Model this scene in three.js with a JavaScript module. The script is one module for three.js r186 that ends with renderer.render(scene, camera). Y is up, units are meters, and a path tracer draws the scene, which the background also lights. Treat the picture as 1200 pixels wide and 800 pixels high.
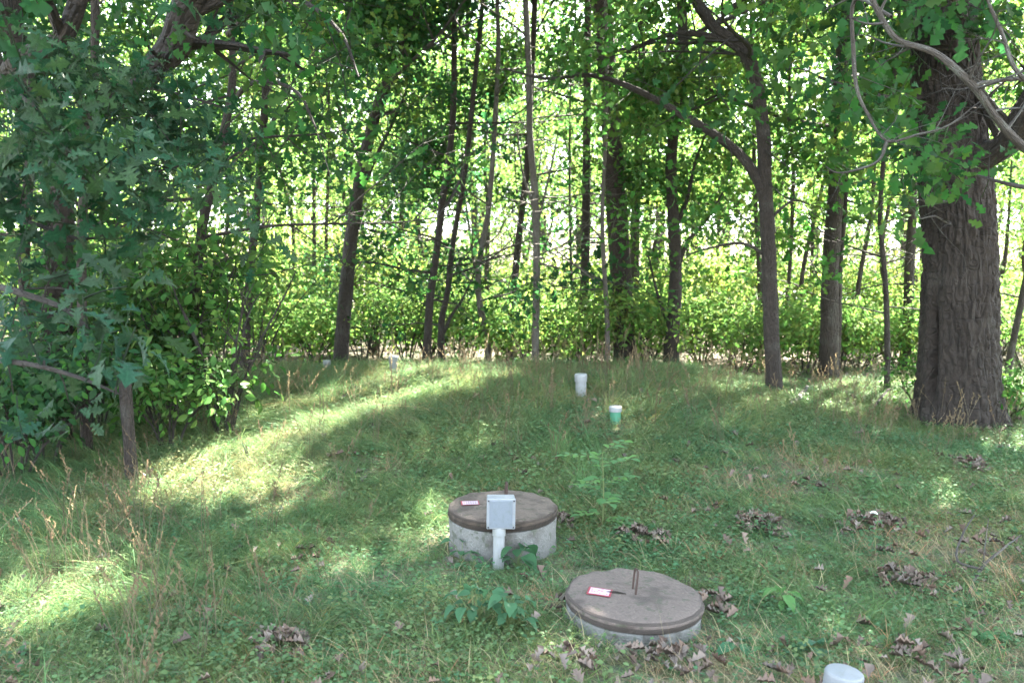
import * as THREE from 'three';
import { RoundedBoxGeometry } from 'three/addons/geometries/RoundedBoxGeometry.js';
import { mergeGeometries } from 'three/addons/utils/BufferGeometryUtils.js';
import { ImprovedNoise } from 'three/addons/math/ImprovedNoise.js';

// ------------------------------------------------------------ camera, sky, sun, exposure
const EYE = 1.72, PITCH = 7 * Math.PI / 180, F = 1100;             // F: focal length in pixels of the 1200 x 800 photograph
const scene = new THREE.Scene();
const camera = new THREE.PerspectiveCamera(2 * Math.atan(400 / F) * 180 / Math.PI, 1.5, 0.05, 900);
camera.position.set(0, EYE, 0);
camera.rotation.set(-PITCH, 0, 0);
camera.focus = 5.2; camera.userData.fStop = 3.2;
const renderer = new THREE.WebGLRenderer({ antialias: true });
renderer.toneMapping = THREE.LinearToneMapping;
renderer.toneMappingExposure = 26;
renderer.shadowMap.enabled = true;
const SUN = new THREE.Vector3(0.35, 0.74, -0.575).normalize();       // behind the wood, to the right
function skyTexture() {                                              // hazy summer sky: pale at the horizon, light blue above, a broad brightening round the sun
  const w = 512, h = 256, d = new Float32Array(w * h * 4), v = new THREE.Vector3();
  for (let j = 0; j < h; j++) for (let i = 0; i < w; i++) {
    const up = ((j + 0.5) / h - 0.5) * Math.PI, ro = ((i + 0.5) / w - 0.5) * 2 * Math.PI;
    v.set(Math.cos(ro) * Math.cos(up), Math.sin(up), Math.sin(ro) * Math.cos(up));
    const e = Math.pow(1 - Math.max(0, v.y), 2.2), c = Math.max(0, v.dot(SUN)), glow = 0.35 * Math.pow(c, 6) + 0.8 * Math.pow(c, 40), k = (j * w + i) * 4;
    d[k] = 0.155 + 0.18 * e + glow * 0.6; d[k + 1] = 0.2 + 0.155 * e + glow * 0.58; d[k + 2] = 0.255 + 0.115 * e + glow * 0.55; d[k + 3] = 1;
  }
  const t = new THREE.DataTexture(d, w, h, THREE.RGBAFormat, THREE.FloatType);
  t.mapping = THREE.EquirectangularReflectionMapping; t.magFilter = t.minFilter = THREE.LinearFilter; t.needsUpdate = true; return t;
}
scene.background = scene.environment = skyTexture();
const sun = new THREE.DirectionalLight(new THREE.Color(1, 0.95, 0.84), 5);
sun.name = 'sun';
sun.position.copy(SUN).multiplyScalar(60);
sun.castShadow = true;
sun.shadow.radius = 1;
sun.shadow.mapSize.set(4096, 4096);
Object.assign(sun.shadow.camera, { left: -30, right: 30, top: 30, bottom: -30, near: 1, far: 160 });
scene.add(sun); scene.add(sun.target);

// ------------------------------------------------------------ helpers
const V = (x, y, z) => new THREE.Vector3(x, y, z);
function rngOf(seed) { let s = seed | 0; return () => { s = (s + 0x6d2b79f5) | 0; let t = Math.imul(s ^ (s >>> 15), 1 | s); t = (t + Math.imul(t ^ (t >>> 7), 61 | t)) ^ t; return ((t ^ (t >>> 14)) >>> 0) / 4294967296; }; }
const perlin = new ImprovedNoise();
const noise = (x, y = 0, z = 0) => perlin.noise(x + 31.7, y + 11.3, z + 5.9);
const clamp = (x, a = 0, b = 1) => Math.min(b, Math.max(a, x));
const smooth = (a, b, x) => { const t = clamp((x - a) / (b - a)); return t * t * (3 - 2 * t); };
const lerp = (a, b, t) => a + (b - a) * t;
const CP = Math.cos(PITCH), SP = Math.sin(PITCH);
// a real place: the point at horizontal distance d from the photographer along the sight line of a pixel of the photograph
function at(px, py, d) {
  const cx = (px - 600) / F, cy = -(py - 400) / F;
  const dy = cy * CP - SP, dz = -(cy * SP + CP);
  const k = d / -dz;
  return V(cx * k, EYE + dy * k, -d);
}
function seenAt(p) { const dy = p.y - EYE, zc = -p.z * CP - dy * SP; return [600 + F * p.x / zc, 400 - F * (dy * CP - p.z * SP) / zc]; }   // pixel of the photograph that shows a point
function groundY(x, z) {
  let h = 0.17 * Math.exp(-(((x - 0.1) / 3.4) ** 2) - (((z + 9.0) / 1.9) ** 2));
  h -= 0.07 * Math.exp(-((x / 4) ** 2) - (((z + 5.4) / 1.1) ** 2));
  h -= 0.28 * smooth(-10.5, -14, z);
  h -= 0.16 * smooth(1.6, 3.6, x) * smooth(-5.5, -8.5, z) * (1 - smooth(-11, -14, z));
  h += 0.05 * noise(x * 0.35, z * 0.35) + 0.025 * noise(x * 1.3, 7, z * 1.3);
  return h;
}
function onGround(px, py) {                                         // where the sight line of a pixel meets the ground
  let d = 6, p;
  for (let i = 0; i < 30; i++) { p = at(px, py, d); const e = p.y - groundY(p.x, p.z); const slope = (EYE - p.y) / d; d += clamp(e / Math.max(slope, 0.05), -2, 2) * 0.7; d = clamp(d, 1, 40); }
  return V(p.x, groundY(p.x, p.z), p.z);
}
const taken = {};
const numbered = (n) => { taken[n] = (taken[n] ?? -1) + 1; return taken[n] ? n + '_' + String(taken[n]).padStart(3, '0') : n; };
function shade(o) { o.traverse((m) => { if (m.isMesh) { m.castShadow = true; m.receiveShadow = true; } }); return o; }
function tag(o, label, category, group, kind) {
  o.userData.label = label; o.userData.category = category;
  if (group) o.userData.group = group;
  if (kind) o.userData.kind = kind;
  return o;
}
function thing(name, label, category, pos, group) {
  const g = new THREE.Group(); g.name = numbered(name); g.position.copy(pos || V(0, 0, 0)); scene.add(g);
  return tag(g, label, category, group);
}
function part(name, geo, mat, parent) { const m = new THREE.Mesh(geo, mat); m.name = name; parent.add(m); return m; }

class MB {                                                          // collects triangles of one part
  constructor() { this.p = []; this.u = []; this.i = []; this.c = []; this.col = [1, 1, 1]; }
  v(x, y, z, u = 0, w = 0) { this.p.push(x, y, z); this.u.push(u, w); this.c.push(...this.col); return this.p.length / 3 - 1; }
  t(a, b, c) { this.i.push(a, b, c); }
  // a limb: smooth tube along points with radii, uneven in section
  tube(pts, rad, { sides = 7, seg = 3, rough = 0.08, cap = true, seed = 1, section = null } = {}) {
    const curve = new THREE.CatmullRomCurve3(pts, false, 'centripetal'), n = Math.max(2, (pts.length - 1) * seg);
    const T = V(), N = V(1, 0, 0), B = V(), P = V(), q = V();
    let len = 0, prev = null, rows = [];
    for (let k = 0; k <= n; k++) {
      const t = k / n; curve.getPoint(t, P); curve.getTangent(t, T);
      if (k === 0) { N.set(Math.abs(T.x) > 0.9 ? 0 : 1, 0, Math.abs(T.x) > 0.9 ? 1 : 0); }
      N.addScaledVector(T, -N.dot(T)).normalize(); B.crossVectors(T, N);
      if (prev) len += prev.distanceTo(P); prev = P.clone();
      const f = t * (rad.length - 1), a = Math.min(rad.length - 2, Math.floor(f)), r = lerp(rad[a], rad[a + 1], f - a), row = [];
      for (let s = 0; s <= sides; s++) {
        const an = (s % sides) / sides * Math.PI * 2;
        let rr = r * (1 + rough * noise(Math.cos(an) * 1.3 + seed * 3.1, Math.sin(an) * 1.3, len * 3 + seed));
        if (section) rr = section(rr, an, len, t);
        q.copy(P).addScaledVector(N, Math.cos(an) * rr).addScaledVector(B, Math.sin(an) * rr);
        row.push(this.v(q.x, q.y, q.z, s / sides * Math.PI * 2 * Math.max(rad[0], 0.02), len));
      }
      rows.push(row);
    }
    for (let k = 0; k < n; k++) for (let s = 0; s < sides; s++) { const a = rows[k][s], b = rows[k][s + 1], c = rows[k + 1][s], d = rows[k + 1][s + 1]; this.t(a, b, d); this.t(a, d, c); }
    if (cap) { curve.getPoint(1, P); const m = this.v(P.x, P.y, P.z, 0, len); for (let s = 0; s < sides; s++) this.t(rows[n][s], rows[n][s + 1], m); }
    return this;
  }
  geo(colors = false) {
    const g = new THREE.BufferGeometry();
    g.setAttribute('position', new THREE.Float32BufferAttribute(this.p, 3));
    g.setAttribute('uv', new THREE.Float32BufferAttribute(this.u, 2));
    if (colors) g.setAttribute('color', new THREE.Float32BufferAttribute(this.c, 3));
    g.setIndex(this.i); g.computeVertexNormals();
    return g;
  }
}

// ------------------------------------------------------------ textures and materials
function tileNoise(seed, n) {                                       // periodic value noise on an n x n lattice, argument 0..1
  const r = rngOf(seed), a = Float32Array.from({ length: n * n }, () => r());
  return (u, v) => { u = (u - Math.floor(u)) * n; v = (v - Math.floor(v)) * n; const x = Math.floor(u), y = Math.floor(v), s = smooth(0, 1, u - x), t = smooth(0, 1, v - y), g = (i, j) => a[(i % n) + (j % n) * n]; return lerp(lerp(g(x, y), g(x + 1, y), s), lerp(g(x, y + 1), g(x + 1, y + 1), s), t); };
}
function dataTex(w, h, f, srgb, rx = 1, ry = 1) {
  const d = new Uint8Array(w * h * 4), o = [0, 0, 0];
  for (let y = 0; y < h; y++) for (let x = 0; x < w; x++) { f((x + 0.5) / w, (y + 0.5) / h, o); const i = (y * w + x) * 4; d[i] = clamp(o[0]) * 255; d[i + 1] = clamp(o[1]) * 255; d[i + 2] = clamp(o[2]) * 255; d[i + 3] = 255; }
  const t = new THREE.DataTexture(d, w, h); t.wrapS = t.wrapT = THREE.RepeatWrapping; t.magFilter = t.minFilter = THREE.LinearFilter; t.repeat.set(rx, ry);
  if (srgb) t.colorSpace = THREE.SRGBColorSpace; t.needsUpdate = true; return t;
}
const L2S = (c) => (c <= 0.0031308 ? c * 12.92 : 1.055 * Math.pow(c, 1 / 2.4) - 0.055);
function barkMat(name, base, lichen, amount, ru, rv, bump, seed) {   // ru, rv: tiles per metre round and along the stem
  const a = tileNoise(seed, 24), b = tileNoise(seed + 1, 96), c = tileNoise(seed + 2, 6), e = tileNoise(seed + 3, 12);
  const rid = (u, v) => { const w = (e(u, v) - 0.5) * 0.07 + (c(u * 2, v * 3) - 0.5) * 0.05; const x = (u + w) * 9 + (a(u, v * 0.5) - 0.5) * 1.1; const k = Math.abs((x - Math.floor(x)) - 0.5) * 2; const cr = smooth(0.0, 0.16, Math.abs(a(u * 0.5, v) - 0.5) * 2); return Math.pow(k, 0.7) * (0.35 + 0.65 * cr) * 0.85 + b(u, v) * 0.15; };
  const bumpT = dataTex(512, 512, (u, v, o) => { o[0] = o[1] = o[2] = rid(u, v); }, false, ru, rv);
  const colT = dataTex(512, 512, (u, v, o) => {
    const n = 0.72 + 0.4 * b(u, v) + 0.35 * (a(u, v) - 0.5), l = smooth(0.62, 0.8, c(u, v) * 0.6 + b(u * 2, v * 2) * 0.4) * amount;
    for (let k = 0; k < 3; k++) o[k] = L2S(lerp(base[k] * n, lichen[k], l));
  }, true, ru, rv);
  const m = new THREE.MeshStandardMaterial({ map: colT, bumpMap: bumpT, bumpScale: bump, roughness: 0.95 }); m.name = name; return m;
}
const M = {
  oakBark: barkMat('oak bark', [0.025, 0.018, 0.0135], [0.075, 0.069, 0.06], 0.45, 1.2, 0.8, 0.03, 11),
  bark: barkMat('grey brown bark', [0.031, 0.023, 0.018], [0.075, 0.073, 0.062], 0.45, 2.2, 1.4, 0.014, 21),
  pineBark: barkMat('pine bark', [0.04, 0.028, 0.022], [0.078, 0.064, 0.056], 0.3, 2.2, 2.2, 0.018, 31),
  paleBark: barkMat('pale smooth bark', [0.09, 0.078, 0.066], [0.15, 0.15, 0.13], 0.6, 3, 1.6, 0.006, 41),
  deadWood: barkMat('weathered dead wood', [0.055, 0.045, 0.037], [0.13, 0.135, 0.115], 0.9, 4, 2, 0.006, 51),
};
const leafMat = (name, trans, coat, rough) => { const m = new THREE.MeshPhysicalMaterial({ color: 0xffffff, vertexColors: true, roughness: 1, specularIntensity: 0.1, transmission: trans, thickness: 0, clearcoat: coat, clearcoatRoughness: rough, side: THREE.DoubleSide }); m.name = name; return m; };
M.leaf = leafMat('oak leaf', 0.52, 0.14, 0.25);
M.thin = leafMat('thin leaf', 0.6, 0.07, 0.35);
M.grass = leafMat('grass blade', 0.4, 0.1, 0.35);
{ // leaf blades with a pale midrib, side veins and a fine mottle; u runs along the midrib, v across
  const n = tileNoise(61, 32), n2 = tileNoise(62, 9);
  const vein = (u, v) => { const w = Math.abs(v - 0.5) * 2, x = (u * 5.5 - w * 1.1), k = Math.abs(x - Math.floor(x) - 0.5) * 2; return Math.max(smooth(0.1, 0.02, w), smooth(0.84, 0.97, k) * 0.7); };
  M.leafNear = leafMat('oak leaf with veins', 0.45, 0.15, 0.25);
  M.leafNear.map = dataTex(128, 128, (u, v, o) => { const a = vein(u, v), m = 0.62 + 0.3 * n(u, v) + 0.22 * (n2(u, v) - 0.5); o[0] = L2S(clamp(m + a * 0.38)); o[1] = L2S(clamp(m + a * 0.3)); o[2] = L2S(clamp(m + a * 0.25)); }, true);
  M.leafNear.bumpMap = dataTex(128, 128, (u, v, o) => { o[0] = o[1] = o[2] = 0.5 * n(u, v) + 0.5 * (1 - vein(u, v)); }, false);
  M.leafNear.bumpScale = 0.002;
}
M.dry = new THREE.MeshStandardMaterial({ vertexColors: true, roughness: 0.9, side: THREE.DoubleSide }); M.dry.name = 'dry leaf';

// ------------------------------------------------------------ leaves
// widths: half widths at equal stations along the midrib. fold lifts the margins, droop bends the tip down.
function leaf(b, O, dir, up, L, widths, fold, droop, tint) {
  const D = dir.clone().normalize(), S = V().crossVectors(up, D).normalize(), U = V().crossVectors(D, S).normalize();
  b.col = tint;
  const n = widths.length - 1, mid = [], lf = [], rt = [];
  for (let k = 0; k <= n; k++) {
    const t = k / n, w = widths[k] * L, y = -droop * L * t * t, f = fold * w;
    const P = O.clone().addScaledVector(D, L * t * (1 - droop * 0.25 * t)).addScaledVector(U, y);
    mid.push(b.v(P.x, P.y, P.z, t, 0.5));
    if (w > 1e-5) {
      const a = P.clone().addScaledVector(S, w).addScaledVector(U, f), c = P.clone().addScaledVector(S, -w).addScaledVector(U, f);
      lf.push(b.v(a.x, a.y, a.z, t, 0)); rt.push(b.v(c.x, c.y, c.z, t, 1));
    } else { lf.push(mid[k]); rt.push(mid[k]); }
  }
  for (let k = 0; k < n; k++) for (const [s, flip] of [[lf, 0], [rt, 1]]) {
    const q = [mid[k], s[k], s[k + 1], mid[k + 1]];
    const tri = (x, y, z) => { if (x !== y && y !== z && x !== z) flip ? b.t(x, z, y) : b.t(x, y, z); };
    tri(q[0], q[1], q[2]); tri(q[0], q[2], q[3]);
  }
}
const W = {
  oakNear: [0.015, 0.02, 0.1, 0.17, 0.07, 0.09, 0.27, 0.31, 0.1, 0.12, 0.3, 0.33, 0.14, 0.17, 0.22, 0.1, 0.05, 0],
  oakMid: [0.02, 0.15, 0.1, 0.31, 0.13, 0.32, 0.18, 0],
  oval: [0.02, 0.2, 0.26, 0.18, 0],
  broad: [0.03, 0.3, 0.36, 0.33, 0.2, 0],
  far: [0.03, 0.34, 0.2, 0],
};
function cluster(seed, { widths, n, L, twig, spread = 1, tilt = 0.5, droop = 0.18, fold = 0.25, hue = 0.25, sides = 3 }) {
  const r = rngOf(seed), b = new MB();
  b.col = [1.1, 0.7, 0.9];
  const tw = [V(0, 0, 0), V(0.04 * (r() - 0.5), twig * 0.5, 0.04 * (r() - 0.5)), V(0, twig, 0)];
  b.tube(tw, [0.004, 0.0025], { sides, seg: 2, rough: 0, cap: false });
  for (let k = 0; k < n; k++) {
    const h = twig * (0.25 + 0.75 * Math.pow((k + r()) / n, 0.7)), a = k * 2.4 + r() * 0.9, el = (r() - 0.35) * tilt * 1.6;
    const dir = V(Math.cos(a) * Math.cos(el), Math.sin(el), Math.sin(a) * Math.cos(el));
    const up = V((r() - 0.5) * tilt * 1.5, 1, (r() - 0.5) * tilt * 1.5).normalize();
    const O = V(0, h, 0).addScaledVector(dir, (0.02 + 0.1 * r()) * spread);
    const g = 1 + (r() - 0.5) * hue, y = 1 + (r() - 0.5) * hue * 1.4;
    leaf(b, O, dir, up, L * (0.65 + 0.5 * r()), widths, fold * (0.4 + r()), droop * (0.2 + 1.6 * r()), [g * y, g, g * (0.8 + 0.4 * r())]);
  }
  return b.geo(true);
}
const K = {
  near: [cluster(101, { widths: W.oakNear, n: 11, L: 0.1, twig: 0.16, hue: 0.55, tilt: 1.0, fold: 0.5, droop: 0.4 }), cluster(102, { widths: W.oakNear, n: 10, L: 0.108, twig: 0.2, hue: 0.55, tilt: 1.1, fold: 0.55, droop: 0.45 })],
  mid: [cluster(111, { widths: W.oakMid, n: 17, L: 0.098, twig: 0.26, spread: 1.4, tilt: 0.9, hue: 0.5, fold: 0.35, droop: 0.3 }), cluster(112, { widths: W.oakMid, n: 18, L: 0.094, twig: 0.3, spread: 1.7, tilt: 1.0, hue: 0.5, fold: 0.35, droop: 0.3 })],
  fine: [cluster(121, { widths: W.oval, n: 16, L: 0.08, twig: 0.34, spread: 1.6, tilt: 0.9, hue: 0.4 }), cluster(122, { widths: W.oval, n: 16, L: 0.075, twig: 0.3, spread: 1.8, tilt: 0.9, hue: 0.4 })],
  far: [cluster(131, { widths: W.far, n: 24, L: 0.16, twig: 0.6, spread: 5, tilt: 1.1, hue: 0.5 }), cluster(132, { widths: W.far, n: 24, L: 0.15, twig: 0.6, spread: 5, tilt: 1.1, hue: 0.5 })],
};

// places on the meadow that the sun reaches in the photograph: the canopy has its gaps on the way to the sun
const LIGHT = [];
function lit(px, py, rx, rz, turn, keep = 0) { const p = onGround(px, py); LIGHT.push({ x: p.x, z: p.z, rx, rz, c: Math.cos(turn), s: Math.sin(turn), keep }); }
for (const [x, y, a, c] of [[535, 442, 0.6, 0.6], [490, 452, 0.55, 0.65], [440, 466, 0.48, 0.55], [385, 485, 0.42, 0.5], [320, 507, 0.36, 0.42], [255, 527, 0.32, 0.36], [205, 538, 0.28, 0.28]]) lit(x, y, a, c, 0.5);
lit(290, 562, 0.45, 0.3, 0);
lit(50, 690, 0.5, 0.55, 0); lit(390, 690, 0.18, 0.2, 0, 0.4); lit(552, 606, 0.1, 0.1, 0); lit(700, 785, 0.3, 0.16, 0, 0.3); lit(1125, 572, 0.2, 0.2, 0); lit(410, 590, 0.3, 0.2, 0, 0.6);
for (const [x, y, a] of [[610, 690, 0.25], [430, 560, 0.25], [300, 640, 0.3], [830, 560, 0.3], [760, 500, 0.35], [960, 540, 0.3], [560, 520, 0.3], [880, 690, 0.25], [1130, 640, 0.3], [480, 640, 0.22], [200, 600, 0.3], [1020, 760, 0.25]]) lit(x, y, a, a * 0.8, 0.5, 0.62);
function shaded(p, r) {                                             // false where a twig would stand in one of those shafts of sun
  for (let k = 0; k < 1; k++) {
    const t = (p.y - 0.1) / SUN.y, gx = p.x - SUN.x * t, gz = p.z - SUN.z * t;
    if (t < 0.5) return true;
    for (const l of LIGHT) { const dx = gx - l.x, dz = gz - l.z, a = (dx * l.c + dz * l.s) / (l.rx + 0.34), c = (-dx * l.s + dz * l.c) / (l.rz + 0.34); if (a * a + c * c < 0.75 + 0.5 * r() && r() > l.keep) return false; }
  }
  return true;
}
let TOTAL = 0;
function density(p) {                                               // the crowns are thin low down and towards the back of the wood, and thickened high up to shade the meadow
  const t = (p.y - 0.1) / SUN.y, gx = p.x - SUN.x * t, gz = p.z - SUN.z * t;
  const over = smooth(-11.2, -10.2, gz) * smooth(4.2, 5.6, p.y);
  const clump = smooth(-0.08, 0.22, noise(p.x * 0.95, p.y * 1.1, p.z * 0.95) + 0.4 * noise(p.x * 2.3, p.y * 2.3, p.z * 2.3));   // leaves stand in masses with gaps between
  return lerp(lerp(0.08, 0.32, smooth(1.4, 3.2, p.y)) * clump, 0.4, over);
}
const _m = new THREE.Matrix4(), _q = new THREE.Quaternion(), _s = V(), _e = new THREE.Euler(), _c = new THREE.Color();
function instanced(name, geo, mat, list, parent, origin) {           // list of {p, q, s, c}
  const im = new THREE.InstancedMesh(geo, mat, list.length); im.name = name;
  list.forEach((e, k) => { _m.compose(e.p.clone().sub(origin || V()), e.q, typeof e.s === 'number' ? _s.setScalar(e.s) : e.s); im.setMatrixAt(k, _m); im.setColorAt(k, _c.setRGB(...e.c)); });
  im.userData.kind = 'stuff'; im.castShadow = im.receiveShadow = true;
  parent.add(im); return im;
}
const turned = (r, dir, loose = 0.6) => {                            // a twig pointing roughly along dir
  const d = dir.clone().addScaledVector(V(r() - 0.5, r() - 0.5, r() - 0.5), loose * 2).normalize();
  const q = new THREE.Quaternion().setFromUnitVectors(V(0, 1, 0), d);
  return q.multiply(new THREE.Quaternion().setFromAxisAngle(V(0, 1, 0), r() * 6.283));
};

// ------------------------------------------------------------ trees
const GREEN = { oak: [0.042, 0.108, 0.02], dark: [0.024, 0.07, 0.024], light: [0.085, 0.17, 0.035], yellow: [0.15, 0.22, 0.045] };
function growBranch(b, anchors, r, start, dir, len, rad, level, o) {
  const n = 4, pts = [start.clone()], d = dir.clone().normalize(), p = start.clone();
  for (let k = 1; k <= n; k++) {
    d.add(V((r() - 0.5) * o.wob, (r() - 0.5) * o.wob * 0.7 + o.lift * (level > 1 ? 1 : 0.4), (r() - 0.5) * o.wob)).normalize();
    p.addScaledVector(d, len / n); pts.push(p.clone());
  }
  b.tube(pts, [rad, rad * 0.75, rad * 0.5, rad * 0.22], { sides: level > 1 ? 6 : level ? 4 : 3, seg: level > 1 ? 3 : 2, rough: 0.12, cap: false, seed: r() * 50 });
  const curve = new THREE.CatmullRomCurve3(pts, false, 'centripetal');
  if (level > 0) {
    const m = Math.round(level > 1 ? o.kids : o.kids * 0.7);
    for (let k = 0; k < m; k++) {
      const t = 0.22 + 0.76 * (k + r()) / m, q = curve.getPoint(t), tan = curve.getTangent(t);
      const side = V().crossVectors(tan, V(r() - 0.5, r() - 0.5, r() - 0.5)).normalize();
      growBranch(b, anchors, r, q, tan.multiplyScalar(0.55).addScaledVector(side, 0.85).add(V(0, 0.1, 0)), len * (0.55 - 0.25 * t) * (0.7 + 0.6 * r()), rad * 0.42, level - 1, o);
    }
  }
  const ends = level > 1 ? 2 : level > 0 ? 3 : o.ends;
  for (let k = 0; k < ends; k++) { const t = 1 - 0.7 * k / Math.max(1, ends), q = curve.getPoint(t); anchors.push({ p: q, d: curve.getTangent(t).add(V(0, 0.25, 0)).normalize() }); }
}
function crownOf(t, kit, mat, anchors, r, o, origin, name = 'crown') {
  const lists = kit.map(() => []);
  for (const a of anchors) for (let k = 0; k < (o.per || 2); k++) {
    const p = a.p.clone().add(V((r() - 0.5), (r() - 0.5) * 0.8, (r() - 0.5)).multiplyScalar(o.jit ?? 0.3));
    if (p.y < groundY(p.x, p.z) + 0.08) continue;
    if (o.keep && !o.keep(p, r)) continue;
    if (!shaded(p, r) || r() > Math.max(density(p) * (o.dense ?? 1), o.least || 0)) continue;
    TOTAL++;
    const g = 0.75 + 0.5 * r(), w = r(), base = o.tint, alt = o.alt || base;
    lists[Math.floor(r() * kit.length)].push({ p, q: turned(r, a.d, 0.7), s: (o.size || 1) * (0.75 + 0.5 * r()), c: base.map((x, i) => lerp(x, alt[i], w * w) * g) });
  }
  lists.forEach((l, k) => l.length && instanced(name, kit[k], mat, l, t, origin));
}
// stem: pixels of the photograph with the distance of the tree; above the picture it goes on to height H
function tree(name, label, cat, group, seed, o) {
  const r = rngOf(seed), d0 = o.d;
  const pts = o.stem.map(([x, y, d]) => at(x, y, d ?? d0));
  const foot = pts[0].clone(); foot.y = groundY(foot.x, foot.z) - 0.08; pts[0] = foot;
  const top = pts[pts.length - 1].clone(), prev = pts[pts.length - 2], run = top.clone().sub(prev).normalize();
  const inFrame = pts.length;
  const H = o.H || 10;
  for (let k = 1; top.y < H && k < 12; k++) { run.lerp(V((r() - 0.5) * 0.35, 1, (r() - 0.5) * 0.35).normalize(), 0.5).normalize(); top.addScaledVector(run, Math.max(0.9, (H - top.y) / 4)); pts.push(top.clone()); }
  const t = thing(name, label, cat, foot, group);
  const loc = pts.map((p) => p.clone().sub(foot));
  const curve = new THREE.CatmullRomCurve3(loc, false, 'centripetal');
  const n = loc.length, rad = [];
  for (let k = 0; k < 12; k++) rad.push(lerp(o.r, o.rTop ?? o.r * 0.3, k / 11));
  const fl = o.flare ?? 0.35;
  const sec = o.section || ((rr, an, len) => rr * (1 + fl * Math.exp(-len / (o.r * 2.2)) * (0.7 + 0.5 * Math.cos(an * (3 + seed % 3) + seed))));
  const tm = new MB().tube(loc, rad, { sides: o.sides || 10, seg: o.seg || 5, rough: o.rough ?? 0.14, seed: seed * 0.37, section: sec });
  part('trunk', tm.geo(), o.bark || M.bark, t);
  const anchors = [];
  const bo = { wob: o.wob ?? 0.55, lift: o.lift ?? 0.05, kids: o.kids ?? 6, ends: o.ends ?? 3 };
  for (const l of o.limbs || []) {                                  // limbs that the photograph shows
    const lp = l.p.map(([x, y, d]) => at(x, y, d ?? d0).sub(foot)), b = new MB();
    b.tube(lp, l.rad, { sides: l.sides || 8, seg: 5, rough: l.rough ?? 0.2, seed: r() * 9 });
    const c = new THREE.CatmullRomCurve3(lp, false, 'centripetal'), la = [];
    for (let k = 0; k < (l.kids ?? 6); k++) {
      const u = 0.25 + 0.75 * (k + r()) / (l.kids ?? 6), q = c.getPoint(u), tan = c.getTangent(u), side = V(r() - 0.5, (r() - 0.5) * 0.8, r() - 0.5).normalize();
      growBranch(b, la, r, q, tan.multiplyScalar(0.5).addScaledVector(side, 1), (l.len ?? 0.9) * (0.6 + 0.6 * r()), l.rad[l.rad.length - 1] * 0.7, l.level ?? 1, bo);
    }
    const sprig = (l.sprigs || []).map(([x, y, d]) => { const p = at(x, y, d), q = p.clone().sub(foot), n = c.getPoint(lp.length > 2 ? [...Array(40).keys()].reduce((m, k) => (c.getPoint(k / 39).distanceTo(q) < c.getPoint(m / 39).distanceTo(q) ? k : m), 0) / 39 : 1); b.tube([n, n.clone().lerp(q, 0.5).add(V(0, 0.02, 0)), q], [0.004, 0.0022], { sides: 4, seg: 3, rough: 0.1 }); return { p, d: q.clone().sub(n).add(V(0, 0.05, 0)).normalize() }; });
    part(l.name || 'limb', b.geo(), l.bark || o.bark || M.bark, t);
    if (sprig.length) crownOf(t, K.near, M.leafNear, sprig, r, { ...o.crown, ...l.crown, least: 1, per: 1, jit: 0.03 }, foot, 'foliage');
    if (l.leaves !== false) { if (l.kit) crownOf(t, l.kit, M.leafNear, la.map((a) => ({ p: a.p.clone().add(foot), d: a.d })), r, { ...o.crown, ...l.crown }, foot, 'foliage'); else anchors.push(...la); }
  }
  const nl = o.nLimbs ?? 9, h0 = o.from ?? 0.3;
  for (let k = 0; k < nl; k++) {
    const u = h0 + (0.99 - h0) * (k + 0.3 + 0.5 * r()) / nl, q = curve.getPoint(u), az = k * 2.4 + seed + (r() - 0.5) * 0.8, el = lerp(o.el ?? 0.05, 0.9, Math.pow((u - h0) / (1 - h0), 1.2)) + (r() - 0.5) * 0.3;
    const dir = V(Math.cos(az) * Math.cos(el), Math.sin(el), Math.sin(az) * Math.cos(el)), len = (o.spread ?? 2.2) * lerp(1, 0.5, Math.pow((u - h0) / (1 - h0), 1.5)) * (0.75 + 0.5 * r());
    const b = new MB();
    growBranch(b, anchors, r, q, dir, len, lerp(o.r, o.rTop ?? o.r * 0.3, u) * 0.42, 2, bo);
    part('limb', b.geo(), o.bark || M.bark, t);
  }
  for (let k = 0; k < (o.dead ?? 7); k++) {                         // bare dead twigs low on the stem
    const u = 0.15 + 0.33 * r(), q = curve.getPoint(u), az = r() * 6.28, b = new MB(), none = [];
    growBranch(b, none, r, q, V(Math.cos(az), (r() - 0.2) * 0.9, Math.sin(az)), 0.6 + 1.1 * r(), 0.008 + 0.006 * r(), 1, { wob: 0.8, lift: 0.02, kids: 6, ends: 0 });
    part('dead_branch', b.geo(), k % 3 ? o.bark || M.bark : M.deadWood, t);
  }
  crownOf(t, o.kit || K.mid, o.leafMat || M.leaf, anchors.map((a) => ({ p: a.p.clone().add(foot), d: a.d })), r, { tint: GREEN.oak, alt: GREEN.light, ...o.crown }, foot);
  return shade(t);
}

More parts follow.
